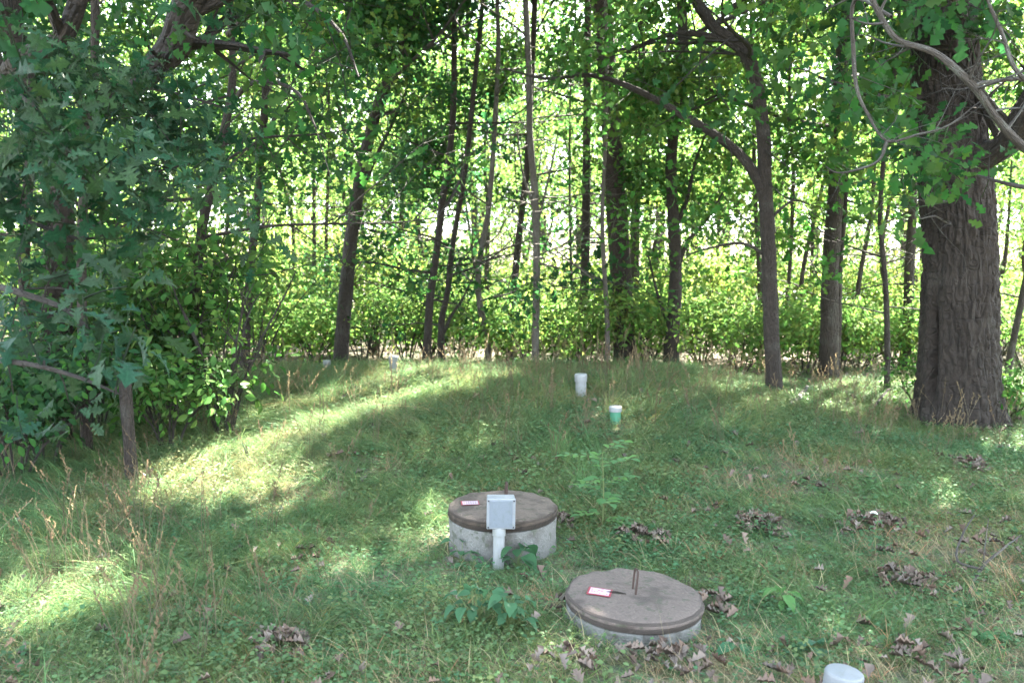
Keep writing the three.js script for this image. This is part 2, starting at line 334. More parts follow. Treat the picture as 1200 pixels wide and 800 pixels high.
// ------------------------------------------------------------ ground
function buildGround() {
  const g = new THREE.BufferGeometry(), nx = 260, nz = 260, p = [], uv = [], idx = [], col = [];
  const mx = (t) => Math.sinh(t * 5) / Math.sinh(5) * 420;
  for (let j = 0; j <= nz; j++) for (let i = 0; i <= nx; i++) {
    const x = mx(i / nx * 2 - 1), z = -7 + mx(j / nz * 2 - 1), y = groundY(x, z);
    p.push(x, y, z); uv.push(x, z);
    const litter = clamp(smooth(-9.5, -12, z) * 0.8 + smooth(2.2, 4.2, x) * 0.5 + smooth(-2.2, -3.4, x) * smooth(-4, -6, z) * 0.7 + 0.5 * noise(x * 0.8, 3, z * 0.8), 0, 1), n = 0.85 + 0.3 * noise(x * 2, 9, z * 2);
    col.push(lerp(0.125, 0.12, litter) * n, lerp(0.125, 0.095, litter) * n, lerp(0.065, 0.062, litter) * n);
  }
  for (let j = 0; j < nz; j++) for (let i = 0; i < nx; i++) { const a = j * (nx + 1) + i, b = a + 1, c = a + nx + 1, d = c + 1; idx.push(a, c, b, b, c, d); }
  g.setAttribute('position', new THREE.Float32BufferAttribute(p, 3)); g.setAttribute('uv', new THREE.Float32BufferAttribute(uv, 2)); g.setAttribute('color', new THREE.Float32BufferAttribute(col, 3));
  g.setIndex(idx); g.computeVertexNormals();
  const a = tileNoise(201, 128), b = tileNoise(202, 40), c = tileNoise(203, 256);
  const map = dataTex(1024, 1024, (u, v, o) => { const n = 0.45 + 0.45 * a(u, v) + 0.35 * b(u, v) + 0.5 * (c(u, v) - 0.5), w = b(u + 0.3, v) - 0.5; o[0] = L2S(clamp(n * (1 + w * 0.4))); o[1] = L2S(clamp(n)); o[2] = L2S(clamp(n * (1 - w * 0.3))); }, true, 0.5, 0.5);
  const bump = dataTex(1024, 1024, (u, v, o) => { o[0] = o[1] = o[2] = 0.5 * a(u, v) + 0.3 * c(u, v) + 0.2 * b(u, v); }, false, 0.5, 0.5);
  const m = new THREE.MeshStandardMaterial({ map, bumpMap: bump, bumpScale: 0.03, vertexColors: true, roughness: 1 }); m.name = 'soil and thatch';
  const o = new THREE.Mesh(g, m); o.name = 'ground'; o.receiveShadow = true; tag(o, 'grassy meadow ground with soil and leaf litter between the blades', 'ground', null, 'structure'); scene.add(o);
}
buildGround();
function buildRoad() {
  const b = new MB(), rows = [];
  for (let k = 0; k <= 40; k++) { const x = lerp(-40, 60, k / 40), z = -25 - 0.02 * x * 1.5, y = groundY(x, z); rows.push([b.v(x, y + 0.03, z, x, 0), b.v(x, y + 0.05, z - 3.4, x, 3.4)]); }
  for (let k = 0; k < 40; k++) { b.t(rows[k][0], rows[k + 1][0], rows[k + 1][1]); b.t(rows[k][0], rows[k + 1][1], rows[k][1]); }
  const n = tileNoise(301, 128), map = dataTex(256, 256, (u, v, o) => { const k = 0.2 + 0.12 * n(u, v); o[0] = L2S(k * 1.03); o[1] = L2S(k); o[2] = L2S(k * 0.95); }, true, 0.5, 0.5);
  const m = new THREE.MeshStandardMaterial({ map, roughness: 0.9 }); m.name = 'gravel road';
  const o = new THREE.Mesh(b.geo(), m); o.name = 'road'; o.receiveShadow = true; tag(o, 'pale gravel road beyond the trees', 'road', null, 'structure'); scene.add(o);
}
buildRoad();

// ------------------------------------------------------------ concrete risers, box and pipes
function concrete(name, base, stain, moss, seed) {
  const a = tileNoise(seed, 180), b = tileNoise(seed + 1, 24), c = tileNoise(seed + 2, 7), d = tileNoise(seed + 3, 60);
  const map = dataTex(512, 512, (u, v, o) => {
    const f = 0.75 + 0.5 * (a(u, v) * 0.5 + b(u, v) * 0.3 + d(u, v) * 0.2), s = smooth(0.45, 0.75, c(u, v) * 0.6 + b(u, v) * 0.4), g = smooth(0.62, 0.75, b(u + 0.4, v) * 0.5 + d(u, v) * 0.5), speck = a(u * 1, v) > 0.93 ? 1.5 : 1;
    for (let k = 0; k < 3; k++) { let x = lerp(base[k], stain[k], s); x = lerp(x, moss[k], g * 0.7); o[k] = L2S(clamp(x * f * speck)); }
  }, true, 1, 1);
  const bump = dataTex(512, 512, (u, v, o) => { o[0] = o[1] = o[2] = a(u, v) * 0.5 + d(u, v) * 0.5; }, false, 1, 1);
  const m = new THREE.MeshStandardMaterial({ map, bumpMap: bump, bumpScale: 0.004, roughness: 0.95 }); m.name = name; return m;
}
M.lidBrown = concrete('weathered brown concrete', [0.105, 0.079, 0.062], [0.054, 0.04, 0.031], [0.048, 0.044, 0.028], 401);
M.lidGrey = concrete('weathered grey concrete', [0.094, 0.072, 0.061], [0.05, 0.038, 0.032], [0.045, 0.046, 0.03], 411);
M.ring = concrete('pale concrete', [0.14, 0.138, 0.128], [0.085, 0.08, 0.072], [0.06, 0.068, 0.045], 421);
M.rust = new THREE.MeshStandardMaterial({ color: new THREE.Color(0.055, 0.035, 0.028), roughness: 0.85, metalness: 0.3 }); M.rust.name = 'rusty steel';
M.pvc = new THREE.MeshPhysicalMaterial({ color: new THREE.Color(0.25, 0.26, 0.265), roughness: 0.45 }); M.pvc.name = 'white plastic pipe';
M.pvcDull = new THREE.MeshPhysicalMaterial({ color: new THREE.Color(0.165, 0.175, 0.19), roughness: 0.5 }); M.pvcDull.name = 'dull grey white plastic';
M.pvcGreen = new THREE.MeshPhysicalMaterial({ color: new THREE.Color(0.05, 0.2, 0.12), roughness: 0.5 }); M.pvcGreen.name = 'green plastic';
M.boxGrey = new THREE.MeshPhysicalMaterial({ color: new THREE.Color(0.2, 0.213, 0.23), roughness: 0.5 }); M.boxGrey.name = 'light grey plastic';
M.boxFace = new THREE.MeshPhysicalMaterial({ color: new THREE.Color(0.14, 0.16, 0.185), roughness: 0.42 }); M.boxFace.name = 'grey plastic cover';
M.screw = new THREE.MeshStandardMaterial({ color: new THREE.Color(0.04, 0.04, 0.045), roughness: 0.6, metalness: 0.4 }); M.screw.name = 'dark screw';
{ // dust and algae specks on the plastic
  const a = tileNoise(451, 64), b = tileNoise(452, 10), map = dataTex(256, 256, (u, v, o) => { const d = smooth(0.6, 0.85, b(u, v) * 0.55 + a(u, v) * 0.45), n = 0.9 + 0.12 * a(u, v); o[0] = L2S(clamp(n * lerp(1, 0.84, d))); o[1] = L2S(clamp(n * lerp(1, 0.85, d))); o[2] = L2S(clamp(n * lerp(1, 0.76, d))); }, true);
  for (const m of [M.pvc, M.pvcDull, M.pvcGreen, M.boxGrey, M.boxFace]) m.map = map;
}
function disc(R, h, ch, seed, chip = 0.006) {                         // a cast slab with a chamfered, slightly broken rim
  const prof = [[0, h], [R * 0.3, h + 0.002], [R * 0.6, h + 0.001], [R - ch * 3, h], [R - ch, h - 0.002], [R, h - ch], [R, h * 0.5], [R - 0.002, ch * 0.4], [R - ch * 0.6, 0], [0, 0]];
  const b = new MB(), n = 72, rows = [];
  for (const [r0, y0] of prof) { const row = []; for (let s = 0; s <= n; s++) { const a = (s % n) / n * Math.PI * 2, edge = r0 > R * 0.9 ? chip * (noise(Math.cos(a) * 5 + seed, Math.sin(a) * 5, y0 * 25) * 2 - 0.4) : 0; const r1 = r0 + edge; row.push(b.v(Math.cos(a) * r1, y0 + (r0 > R * 0.8 ? edge * 0.6 : 0.003 * noise(Math.cos(a) * r0 * 9, seed, Math.sin(a) * r0 * 9)), Math.sin(a) * r1, r0 > R - 0.001 ? a * R : Math.cos(a) * r1 + 0.5, r0 > R - 0.001 ? y0 + 3 : Math.sin(a) * r1 + 0.5)); } rows.push(row); }
  for (let k = 0; k < prof.length - 1; k++) for (let s = 0; s < n; s++) { const A = rows[k][s], B = rows[k][s + 1], C = rows[k + 1][s], D = rows[k + 1][s + 1]; if (prof[k][0] > 0) b.t(A, B, D); if (prof[k + 1][0] > 0) b.t(A, D, C); else if (prof[k][0] > 0) b.t(A, D, C); }
  return b.geo();
}
function lathe(prof, n = 40) { const g = new THREE.LatheGeometry(prof.map(([x, y]) => new THREE.Vector2(x, y)), n); return g; }
function stickerTex(kind) {
  const c = document.createElement('canvas'); c.width = 256; c.height = 192; const x = c.getContext('2d');
  x.fillStyle = '#7d2433'; x.fillRect(0, 0, 256, 192);
  x.fillStyle = '#a3969e'; x.fillRect(20, 14, kind ? 216 : 220, kind ? 150 : 160);
  const r = rngOf(5 + kind);
  x.fillStyle = kind ? '#96384a' : '#86606e';                        // worn print, too faint to read
  if (kind) { for (let j = 0; j < 4; j++) for (let i = 0; i < 6; i++) if (r() > 0.35) x.fillRect(28 + i * 34 + r() * 8, 24 + j * 34 + r() * 6, 10 + r() * 18, 8 + r() * 10); } else for (let i = 0; i < 6; i++) x.fillRect(40 + i * 32, 30, 9, 120);
  x.globalAlpha = 0.35; x.fillStyle = '#6d6058'; for (let k = 0; k < 160; k++) x.fillRect(r() * 256, r() * 192, 1 + r() * 5, 1 + r() * 4);
  const t = new THREE.CanvasTexture(c); t.colorSpace = THREE.SRGBColorSpace; return t;
}
function riser(label, base, R, hRing, hLid, tilt, lidMat, sticker, handle, kind) {
  const t = thing('concrete_riser', label, 'riser', base, 'concrete tank risers in the meadow');
  t.rotation.set(tilt[0], 0, tilt[1]);
  const ring = lathe([[R - 0.1, -0.1], [R - 0.012, -0.1], [R - 0.004, 0.0], [R - 0.01, hRing * 0.5], [R - 0.006, hRing - 0.008], [R - 0.014, hRing], [R - 0.1, hRing]], 72);
  const rp = ring.attributes.position, ru = ring.attributes.uv;
  for (let k = 0; k < rp.count; k++) { const a = Math.atan2(rp.getZ(k), rp.getX(k)); ru.setXY(k, ru.getX(k) * 2 * Math.PI * R, rp.getY(k) * 1); const w = 1 + 0.006 * noise(Math.cos(a) * 4, rp.getY(k) * 8, Math.sin(a) * 4); rp.setX(k, rp.getX(k) * w); rp.setZ(k, rp.getZ(k) * w); }
  part('ring', ring, M.ring, t);
  const lg = disc(R, hLid, 0.012, kind * 7 + 1), lp = lg.attributes.position, lc = [];
  for (let k = 0; k < lp.count; k++) { const x = lp.getX(k), z = lp.getZ(k), y = lp.getY(k), a = Math.atan2(z, x), dark = !kind && Math.hypot(x, z) > R - 0.011 && y < hLid - 0.004 ? 0.38 + 0.3 * clamp(noise(Math.cos(a) * 6, y * 40, Math.sin(a) * 6) + 0.3) : 1; lc.push(dark, dark * (dark < 1 ? 0.94 : 1), dark * (dark < 1 ? 0.86 : 1)); }   // the rim of the brown lid: dark stain, with some shade painted in
  lg.setAttribute('color', new THREE.Float32BufferAttribute(lc, 3)); lidMat.vertexColors = true;
  const lid = part('lid', lg, lidMat, t); lid.position.y = hRing + 0.004; lid.rotation.y = kind * 1.3;
  const [hx, hz, hh, hd, yaw] = handle, hb = new MB();
  hb.tube([V(0, -0.02, -hd), V(0.002, hh * 0.6, -hd * 0.95), V(0.004, hh * 0.97, -hd * 0.8), V(0.004, hh, -hd * 0.4), V(0.004, hh, hd * 0.4), V(0, hh * 0.97, hd * 0.8), V(-0.003, hh * 0.6, hd * 0.95), V(-0.008, -0.02, hd)], [0.005, 0.005], { sides: 6, seg: 3, rough: 0.1 });
  const hm = part('handle', hb.geo(), M.rust, t); hm.position.set(hx, hRing + hLid + 0.002, hz); hm.rotation.y = yaw;
  const sg = new THREE.PlaneGeometry(sticker[2], sticker[3], 4, 3); sg.rotateX(-Math.PI / 2);
  const sp = sg.attributes.position; for (let k = 0; k < sp.count; k++) sp.setY(k, 0.0015 * noise(sp.getX(k) * 30, 3, sp.getZ(k) * 30));
  sg.computeVertexNormals();
  const sm = new THREE.MeshStandardMaterial({ map: stickerTex(kind), roughness: 0.6 }); sm.name = 'worn warning sticker';
  const s = part('warning_sticker', sg, sm, t); s.position.set(sticker[0], hRing + hLid + 0.0095, sticker[1]); s.rotation.y = sticker[4];
  s.userData.label = 'faded red and white warning sticker';
  return shade(t);
}
const R1 = at(589, 592, 5.02); R1.y = groundY(R1.x, R1.z); const R1top = at(589, 592, 5.02).y;
riser('taller concrete tank riser with a brown lid, behind the grey box', R1, 0.303, R1top - R1.y - 0.055, 0.055, [0.01, 0.0], M.lidBrown, [-0.18, -0.02, 0.1, 0.075, 0.12], [0.02, -0.12, 0.09, 0.03, 0.25], 0);
const R2 = at(742, 696, 3.98); R2.y = groundY(R2.x, R2.z); const R2top = at(742, 696, 3.98).y;
riser('low concrete tank riser with a grey lid and rusty hoop handle, nearest the camera', R2, 0.305, Math.max(0.04, R2top - R2.y - 0.05), 0.05, [0.02, -0.045], M.lidGrey, [-0.155, 0.01, 0.105, 0.085, -0.25], [0.005, -0.02, 0.1, 0.03, 0.2], 1);

{ // the junction box on its conduit
  const d = 4.66, foot = onGround(584, 657); foot.copy(at(584, 657, d)); foot.y = groundY(foot.x, foot.z);
  const c = at(585.5, 600, d), w = 0.142, h = 0.155;
  const t = thing('junction_box', 'grey plastic junction box on a white conduit in front of the taller riser', 'junction box', foot);
  const hy = c.y - foot.y;
  const body = part('box', new RoundedBoxGeometry(w, h, 0.075, 3, 0.006), M.boxGrey, t); body.position.set(c.x - foot.x, hy, -0.02);
  const cover = part('cover', new RoundedBoxGeometry(w + 0.004, h + 0.004, 0.016, 3, 0.004), M.boxGrey, t); cover.position.set(c.x - foot.x, hy, 0.0256);
  const face = part('face_panel', new RoundedBoxGeometry(w - 0.024, h - 0.014, 0.005, 2, 0.002), M.boxFace, cover); face.position.z = 0.0085;
  for (const sx of [-1, 1]) for (const sy of [-1, 1]) { const s = part('screw', new THREE.CylinderGeometry(0.0042, 0.0042, 0.006, 10).rotateX(Math.PI / 2), M.screw, cover); s.position.set(sx * (w / 2 - 0.0065), sy * (h / 2 - 0.0085), 0.009); }
  const ph = hy - h / 2 + 0.005;
  part('conduit', lathe([[0.029, -0.15], [0.029, ph - 0.05], [0.034, ph - 0.049], [0.034, ph - 0.004], [0.028, ph]], 32), M.pvc, t);
  t.rotation.z = -0.02; t.rotation.y = 0.06;
  shade(t);
}
function pipe(name, label, p, r, h, bodyMat, capMat, capH, tiltZ, group) {
  const t = thing(name, label, 'pipe', p, group);
  part('pipe', lathe([[r * 0.9, -0.15], [r * 0.9, h - capH + 0.01]], 32), bodyMat, t);
  part('cap', lathe([[r * 0.91, h - capH], [r * 1.04, h - capH + 0.001], [r * 1.05, h - 0.012], [r * 1.01, h - 0.004], [r * 0.93, h], [0.0001, h + 0.002]], 40), capMat, t);
  t.rotation.z = tiltZ; return shade(t);
}
const GP = 'plastic inspection pipes in the meadow';
{ const p = at(681, 466, 8.6); const top = at(681, 438, 8.6); p.y = groundY(p.x, p.z); pipe('inspection_pipe', 'white capped plastic pipe standing on the mound before the pine', p, 0.056, top.y - p.y, M.pvc, M.pvc, 0.07, 0.02, GP); }
{ const p = at(721, 500, 7.6); const top = at(720, 479, 7.6); p.y = groundY(p.x, p.z); pipe('inspection_pipe', 'white cap on a green plastic pipe above the feathery seedling', p, 0.05, Math.max(0.14, top.y - p.y), M.pvcGreen, M.pvc, 0.045, 0.0, GP); }
{ const p = at(461, 432, 10.2); const top = at(461, 417, 10.2); p.y = groundY(p.x, p.z); pipe('inspection_pipe', 'small pale pipe at the far crest left of the twin oaks', p, 0.048, top.y - p.y, M.pvcDull, M.pvcDull, 0.06, 0.0, GP); }
{ const p = at(383, 433, 11); const top = at(383, 422, 11); p.y = groundY(p.x, p.z); pipe('inspection_pipe', 'tiny white pipe top beside the foot of the leaning oak', p, 0.045, Math.max(0.12, top.y - p.y), M.pvc, M.pvc, 0.05, 0.0, GP); }
{ const p = at(984, 786, 3.12); const top = at(984, 786, 3.12); p.y = groundY(p.x, p.z); pipe('inspection_pipe', 'wide grey white pipe cap cut by the bottom edge of the picture', p, 0.064, top.y - p.y, M.pvcDull, M.pvcDull, 0.09, -0.1, GP); }
// ------------------------------------------------------------ the trees
const bare = (p) => { const [x, y] = seenAt(p); return !(p.z > -8.6 && x > 1055 && x < 1180 && (y > 80 && y < 185 || y > 285)); };   // no leaves hang before this stretch of the big trunk
const ROW = 'slender trees in the row behind the mound';
{ // the big oak on the right: bark in deep vertical ridges, an old scar on the front
  const ridge = (rr, an, len, t) => {
    const flare = 0.3 * Math.exp(-len / 0.35) * (1 + 0.35 * Math.cos(an * 5 + 1)), low = 0.02 * Math.cos(an * 3 + 0.6);
    const w = 0.35 * noise(an * 2.2, len * 1.7, 4) + 0.3 * noise(Math.cos(an) * 4, Math.sin(an) * 4, len * 4);
    const k = Math.abs(((an / 6.2832 * 34 + w * 3.2 + len * 0.35) % 1 + 1) % 1 - 0.5) * 2, cr = smooth(0.05, 0.35, Math.abs(noise(Math.cos(an) * 6, Math.sin(an) * 6, len * 7)));
    const scarAt = 3.55 + 0.1 * len;                                 // towards the camera, left of its middle
    let da = an - scarAt; da = Math.atan2(Math.sin(da), Math.cos(da));
    const in1 = Math.exp(-((da / 0.42) ** 2)) * smooth(0.1, 0.5, len) * (1 - smooth(1.35, 1.75, len));
    const slit = Math.exp(-(((da - 0.04 * Math.sin(len * 4)) / 0.09) ** 2)) * smooth(0.2, 0.55, len) * (1 - smooth(1.0, 1.4, len));
    return rr * (1 + flare + low) + 0.036 * (Math.pow(k, 0.6) * (0.45 + 0.55 * cr) - 0.5) * (1 - 0.85 * in1) + 0.03 * in1 * smooth(0.1, 0.3, Math.abs(da)) - 0.1 * slit;
  };
  tree('oak_tree', 'massive ridged oak trunk at the right with an old scar near its foot', 'tree', null, 1, {
    d: 8.7, r: 0.345, rTop: 0.14, H: 12, stem: [[1123, 482], [1124, 380], [1124, 270], [1113, 150], [1106, 50]], sides: 180, seg: 44, rough: 0.05, section: ridge, bark: M.oakBark,
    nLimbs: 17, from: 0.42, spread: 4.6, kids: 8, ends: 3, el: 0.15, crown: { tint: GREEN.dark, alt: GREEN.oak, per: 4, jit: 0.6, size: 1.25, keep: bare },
    limbs: [
      { p: [[1135, 190, 8.6], [1175, 172, 8.3], [1205, 130, 8.0], [1240, 60, 7.8], [1290, -60, 7.5]], rad: [0.15, 0.12, 0.11, 0.09, 0.06], len: 1.4, kids: 6 },
      { p: [[1090, 112, 8.7], [1045, 116, 8.3], [1010, 108, 8.0], [960, 90, 7.8]], rad: [0.05, 0.035, 0.025, 0.012], len: 0.9, kids: 4 },
      { p: [[1120, 230, 8.3], [1105, 236, 7.6], [1095, 232, 7.2], [1080, 225, 6.9]], rad: [0.014, 0.009, 0.006, 0.003], len: 0.35, kids: 3, crown: { per: 1, dense: 1, jit: 0.25, size: 0.7, tint: GREEN.dark, alt: GREEN.oak } },
      { p: [[1130, 20, 8.6], [1120, 0, 7.6], [1105, -10, 7.0], [1060, 0, 6.5]], rad: [0.05, 0.03, 0.02, 0.01], len: 0.7, kids: 5 },
    ],
  });
}
tree('oak_tree', 'slim oak with a long arching limb reaching left over the mound', 'tree', ROW, 2, {
  d: 9.5, r: 0.085, rTop: 0.03, H: 8.5, stem: [[908, 476], [904, 380], [901, 300], [897, 225], [892, 130], [872, 55], [835, 30]], sides: 14, bark: M.bark, dead: 9, from: 0.38, nLimbs: 12, spread: 2.6,
  crown: { tint: GREEN.oak, alt: GREEN.light, per: 3, jit: 0.45 },
  limbs: [
    { p: [[899, 250], [885, 205], [858, 172], [800, 135], [745, 105], [692, 88], [640, 92], [590, 80]], rad: [0.055, 0.05, 0.045, 0.035, 0.025, 0.016, 0.008], len: 0.9, kids: 13, wob: 0.8 },
    { p: [[893, 140], [868, 60], [820, 40], [780, 42], [735, 60]], rad: [0.04, 0.035, 0.025, 0.014], len: 0.8, kids: 10 },
    { p: [[900, 300], [870, 285], [835, 290], [800, 300]], rad: [0.02, 0.014, 0.006], len: 0.6, kids: 8 },
    { p: [[899, 260], [930, 235], [950, 240]], rad: [0.018, 0.012, 0.006], len: 0.6, kids: 7 },
  ],
});
tree('oak_tree', 'stout dark trunk with a thinner stem pressed against its right side', 'tree', ROW, 3, {
  d: 11.6, r: 0.118, rTop: 0.04, H: 10, stem: [[972, 450], [972, 390], [974, 310], [980, 220], [985, 120]], bark: M.bark, sides: 14, from: 0.3, nLimbs: 13, spread: 2.6, crown: { per: 3, jit: 0.45, tint: GREEN.oak, alt: GREEN.yellow },
  limbs: [{ name: 'second_stem', p: [[979, 452], [982, 390], [984, 320], [990, 250], [994, 170]], rad: [0.05, 0.045, 0.035, 0.02], kids: 6, len: 0.9 }],
});
tree('young_oak', 'thin dark sapling between the stout trunk and the big oak', 'tree', ROW, 4, { d: 10.4, r: 0.036, H: 6.5, stem: [[1040, 462], [1040, 390], [1038, 330], [1032, 250], [1040, 150]], bark: M.bark, from: 0.22, nLimbs: 12, spread: 1.3, crown: { per: 3, jit: 0.4, tint: GREEN.oak, alt: GREEN.yellow } });
tree('oak_tree', 'shaded trunk just left of the big oak, foliage round its foot', 'tree', ROW, 5, { d: 13.2, r: 0.08, H: 10, stem: [[1060, 446], [1064, 380], [1066, 320], [1070, 230], [1066, 100]], from: 0.28, nLimbs: 12, spread: 2.2, crown: { per: 3, jit: 0.45, tint: GREEN.light, alt: GREEN.yellow } });
tree('young_oak', 'leaning brown sapling right of the big oak', 'tree', ROW, 6, { d: 10.6, r: 0.045, H: 7, stem: [[1176, 470], [1184, 420], [1196, 360], [1215, 260]], from: 0.3, nLimbs: 10, spread: 1.8, crown: { per: 3, jit: 0.4, tint: GREEN.oak, alt: GREEN.light } });
tree('oak_tree', 'forked dark trunk standing right of the pine', 'tree', ROW, 7, {
  d: 12, r: 0.09, rTop: 0.035, H: 10, stem: [[786, 442], [789, 385], [792, 330], [790, 270], [787, 180], [800, 90]], from: 0.4, nLimbs: 11, spread: 2.4, dead: 9, crown: { per: 3, jit: 0.45, tint: GREEN.oak, alt: GREEN.light },
  limbs: [{ p: [[788, 385], [779, 368], [771, 345], [760, 300]], rad: [0.035, 0.028, 0.02, 0.01], kids: 5, len: 0.6 }, { p: [[790, 330], [805, 285], [830, 255], [850, 220]], rad: [0.035, 0.025, 0.018, 0.01], kids: 6, len: 0.8 }, { p: [[790, 270], [805, 235], [815, 190], [830, 150]], rad: [0.035, 0.025, 0.018, 0.01], kids: 6, len: 0.8 }],
});
tree('pine_tree', 'straight scaly pine trunk in the middle with bare dead twigs', 'tree', null, 8, {
  d: 12.4, r: 0.148, rTop: 0.07, H: 13, stem: [[734, 445], [730, 370], [726, 290], [720, 200], [713, 100], [707, 20]], bark: M.pineBark, sides: 22, seg: 8, flare: 0.2, dead: 16, from: 0.5, nLimbs: 12, spread: 2.6, kit: K.fine, crown: { per: 4, jit: 0.6, tint: [0.05, 0.09, 0.035], alt: GREEN.oak, size: 1.4 },
});
tree('oak_tree', 'dark shaded trunk close behind the pine', 'tree', ROW, 9, { d: 14.4, r: 0.08, H: 10, stem: [[744, 432], [745, 370], [744, 290], [747, 210], [752, 100]], from: 0.35, nLimbs: 10, spread: 2.2, crown: { per: 3, jit: 0.5, tint: GREEN.oak, alt: GREEN.light } });
tree('oak_tree', 'dark slender trunk left of the pine, behind the white pipe', 'tree', ROW, 10, { d: 12.8, r: 0.068, H: 10, stem: [[681, 438], [683, 380], [686, 300], [687, 220], [688, 120]], from: 0.36, nLimbs: 11, spread: 2.1, dead: 9, crown: { per: 3, jit: 0.45, tint: GREEN.oak, alt: GREEN.light } });
tree('young_oak', 'very thin black stem between the two trunks left of the pine', 'tree', ROW, 11, { d: 14, r: 0.025, H: 6, stem: [[673, 432], [671, 380], [670, 340], [668, 250]], from: 0.4, nLimbs: 7, spread: 1.2, crown: { per: 2, jit: 0.4, tint: GREEN.light, alt: GREEN.yellow } });
tree('aspen_tree', 'pale grey straight pole trunk in the middle of the row', 'tree', ROW, 12, {
  d: 11.8, r: 0.05, rTop: 0.025, H: 9, stem: [[627, 437], [628, 380], [629, 300], [627, 230], [621, 160], [620, 90]], bark: M.paleBark, flare: 0.2, dead: 9, from: 0.42, nLimbs: 11, spread: 1.7, crown: { per: 3, jit: 0.45, tint: GREEN.oak, alt: GREEN.light },
  limbs: [{ p: [[628, 250], [612, 200], [606, 150]], rad: [0.02, 0.014, 0.008], kids: 5, len: 0.6 }, { p: [[628, 270], [645, 200], [655, 150]], rad: [0.018, 0.012, 0.007], kids: 5, len: 0.6 }],
});
tree('oak_tree', 'gently curved dark trunk left of the pale pole', 'tree', ROW, 13, { d: 12.9, r: 0.056, H: 9, stem: [[598, 435], [598, 390], [603, 330], [609, 270], [618, 190], [622, 110]], from: 0.32, nLimbs: 12, spread: 1.9, dead: 9, crown: { per: 3, jit: 0.4, tint: GREEN.oak, alt: GREEN.light } });
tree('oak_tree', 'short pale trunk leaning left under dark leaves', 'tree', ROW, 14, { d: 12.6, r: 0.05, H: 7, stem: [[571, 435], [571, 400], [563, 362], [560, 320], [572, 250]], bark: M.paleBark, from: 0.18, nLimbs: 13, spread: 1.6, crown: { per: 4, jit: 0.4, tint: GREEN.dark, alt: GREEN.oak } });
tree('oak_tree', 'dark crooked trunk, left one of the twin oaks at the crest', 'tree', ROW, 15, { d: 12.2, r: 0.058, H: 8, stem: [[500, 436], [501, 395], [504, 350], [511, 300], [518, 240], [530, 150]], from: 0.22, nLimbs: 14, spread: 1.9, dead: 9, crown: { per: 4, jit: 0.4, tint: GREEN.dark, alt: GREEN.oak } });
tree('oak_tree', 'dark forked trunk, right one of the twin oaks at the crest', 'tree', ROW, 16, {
  d: 12.4, r: 0.05, H: 7.5, stem: [[519, 436], [517, 400], [518, 372], [524, 345], [530, 290], [545, 200]], from: 0.2, nLimbs: 12, spread: 1.7, crown: { per: 4, jit: 0.4, tint: GREEN.dark, alt: GREEN.oak },
  limbs: [{ p: [[519, 392], [530, 368], [542, 350], [556, 320]], rad: [0.025, 0.02, 0.015, 0.008], kids: 6, len: 0.6 }],
});
tree('oak_tree', 'leaning brown trunk at the far end of the sunlit strip', 'tree', ROW, 17, {
  d: 11.9, r: 0.098, rTop: 0.03, H: 9, stem: [[398, 432], [402, 380], [409, 300], [417, 240], [430, 170], [448, 110], [470, 60]], sides: 13, from: 0.36, nLimbs: 12, spread: 2.4, dead: 9, crown: { per: 3, jit: 0.45, tint: GREEN.oak, alt: GREEN.yellow },
  limbs: [{ p: [[418, 235], [440, 185], [462, 140], [478, 100]], rad: [0.03, 0.025, 0.018, 0.01], kids: 7, len: 0.8 }],
});
tree('young_oak', 'thin straight stem, left of the pair beyond the leaning trunk', 'tree', ROW, 18, { d: 16.5, r: 0.042, H: 8, stem: [[366, 412], [367, 350], [368, 270], [366, 150]], from: 0.35, nLimbs: 9, spread: 1.6, crown: { per: 3, jit: 0.5, tint: GREEN.light, alt: GREEN.yellow } });
tree('young_oak', 'thin straight stem, right of the pair beyond the leaning trunk', 'tree', ROW, 19, { d: 16.2, r: 0.038, H: 8, stem: [[381, 412], [382, 350], [382, 270], [386, 150]], from: 0.35, nLimbs: 9, spread: 1.6, crown: { per: 3, jit: 0.5, tint: GREEN.light, alt: GREEN.yellow } });
tree('oak_tree', 'dark trunk deep in the bright shrubs left of the twin oaks', 'tree', ROW, 20, { d: 18.5, r: 0.06, H: 8, stem: [[453, 400], [455, 350], [457, 300], [455, 200]], from: 0.3, nLimbs: 9, spread: 1.9, crown: { per: 3, jit: 0.5, tint: GREEN.light, alt: GREEN.yellow } });
tree('young_oak', 'pale thin stem just left of the pine foot', 'tree', ROW, 21, { d: 11.6, r: 0.034, H: 6, stem: [[711, 442], [712, 390], [709, 330], [706, 260], [710, 150]], bark: M.paleBark, from: 0.3, nLimbs: 8, spread: 1.2, crown: { per: 3, jit: 0.35, tint: GREEN.oak, alt: GREEN.light } });
tree('young_oak', 'thin dark stem in the shrubs left of the slim arching oak', 'tree', ROW, 22, { d: 14.5, r: 0.045, H: 7, stem: [[891, 432], [892, 380], [890, 320], [884, 200]], from: 0.3, nLimbs: 9, spread: 1.5, crown: { per: 3, jit: 0.45, tint: GREEN.light, alt: GREEN.yellow } });
tree('young_oak', 'slight sapling in the shrubs right of the slim arching oak', 'tree', ROW, 23, { d: 15, r: 0.04, H: 7, stem: [[921, 430], [922, 370], [926, 310], [930, 200]], from: 0.3, nLimbs: 9, spread: 1.5, crown: { per: 3, jit: 0.45, tint: GREEN.light, alt: GREEN.yellow } });

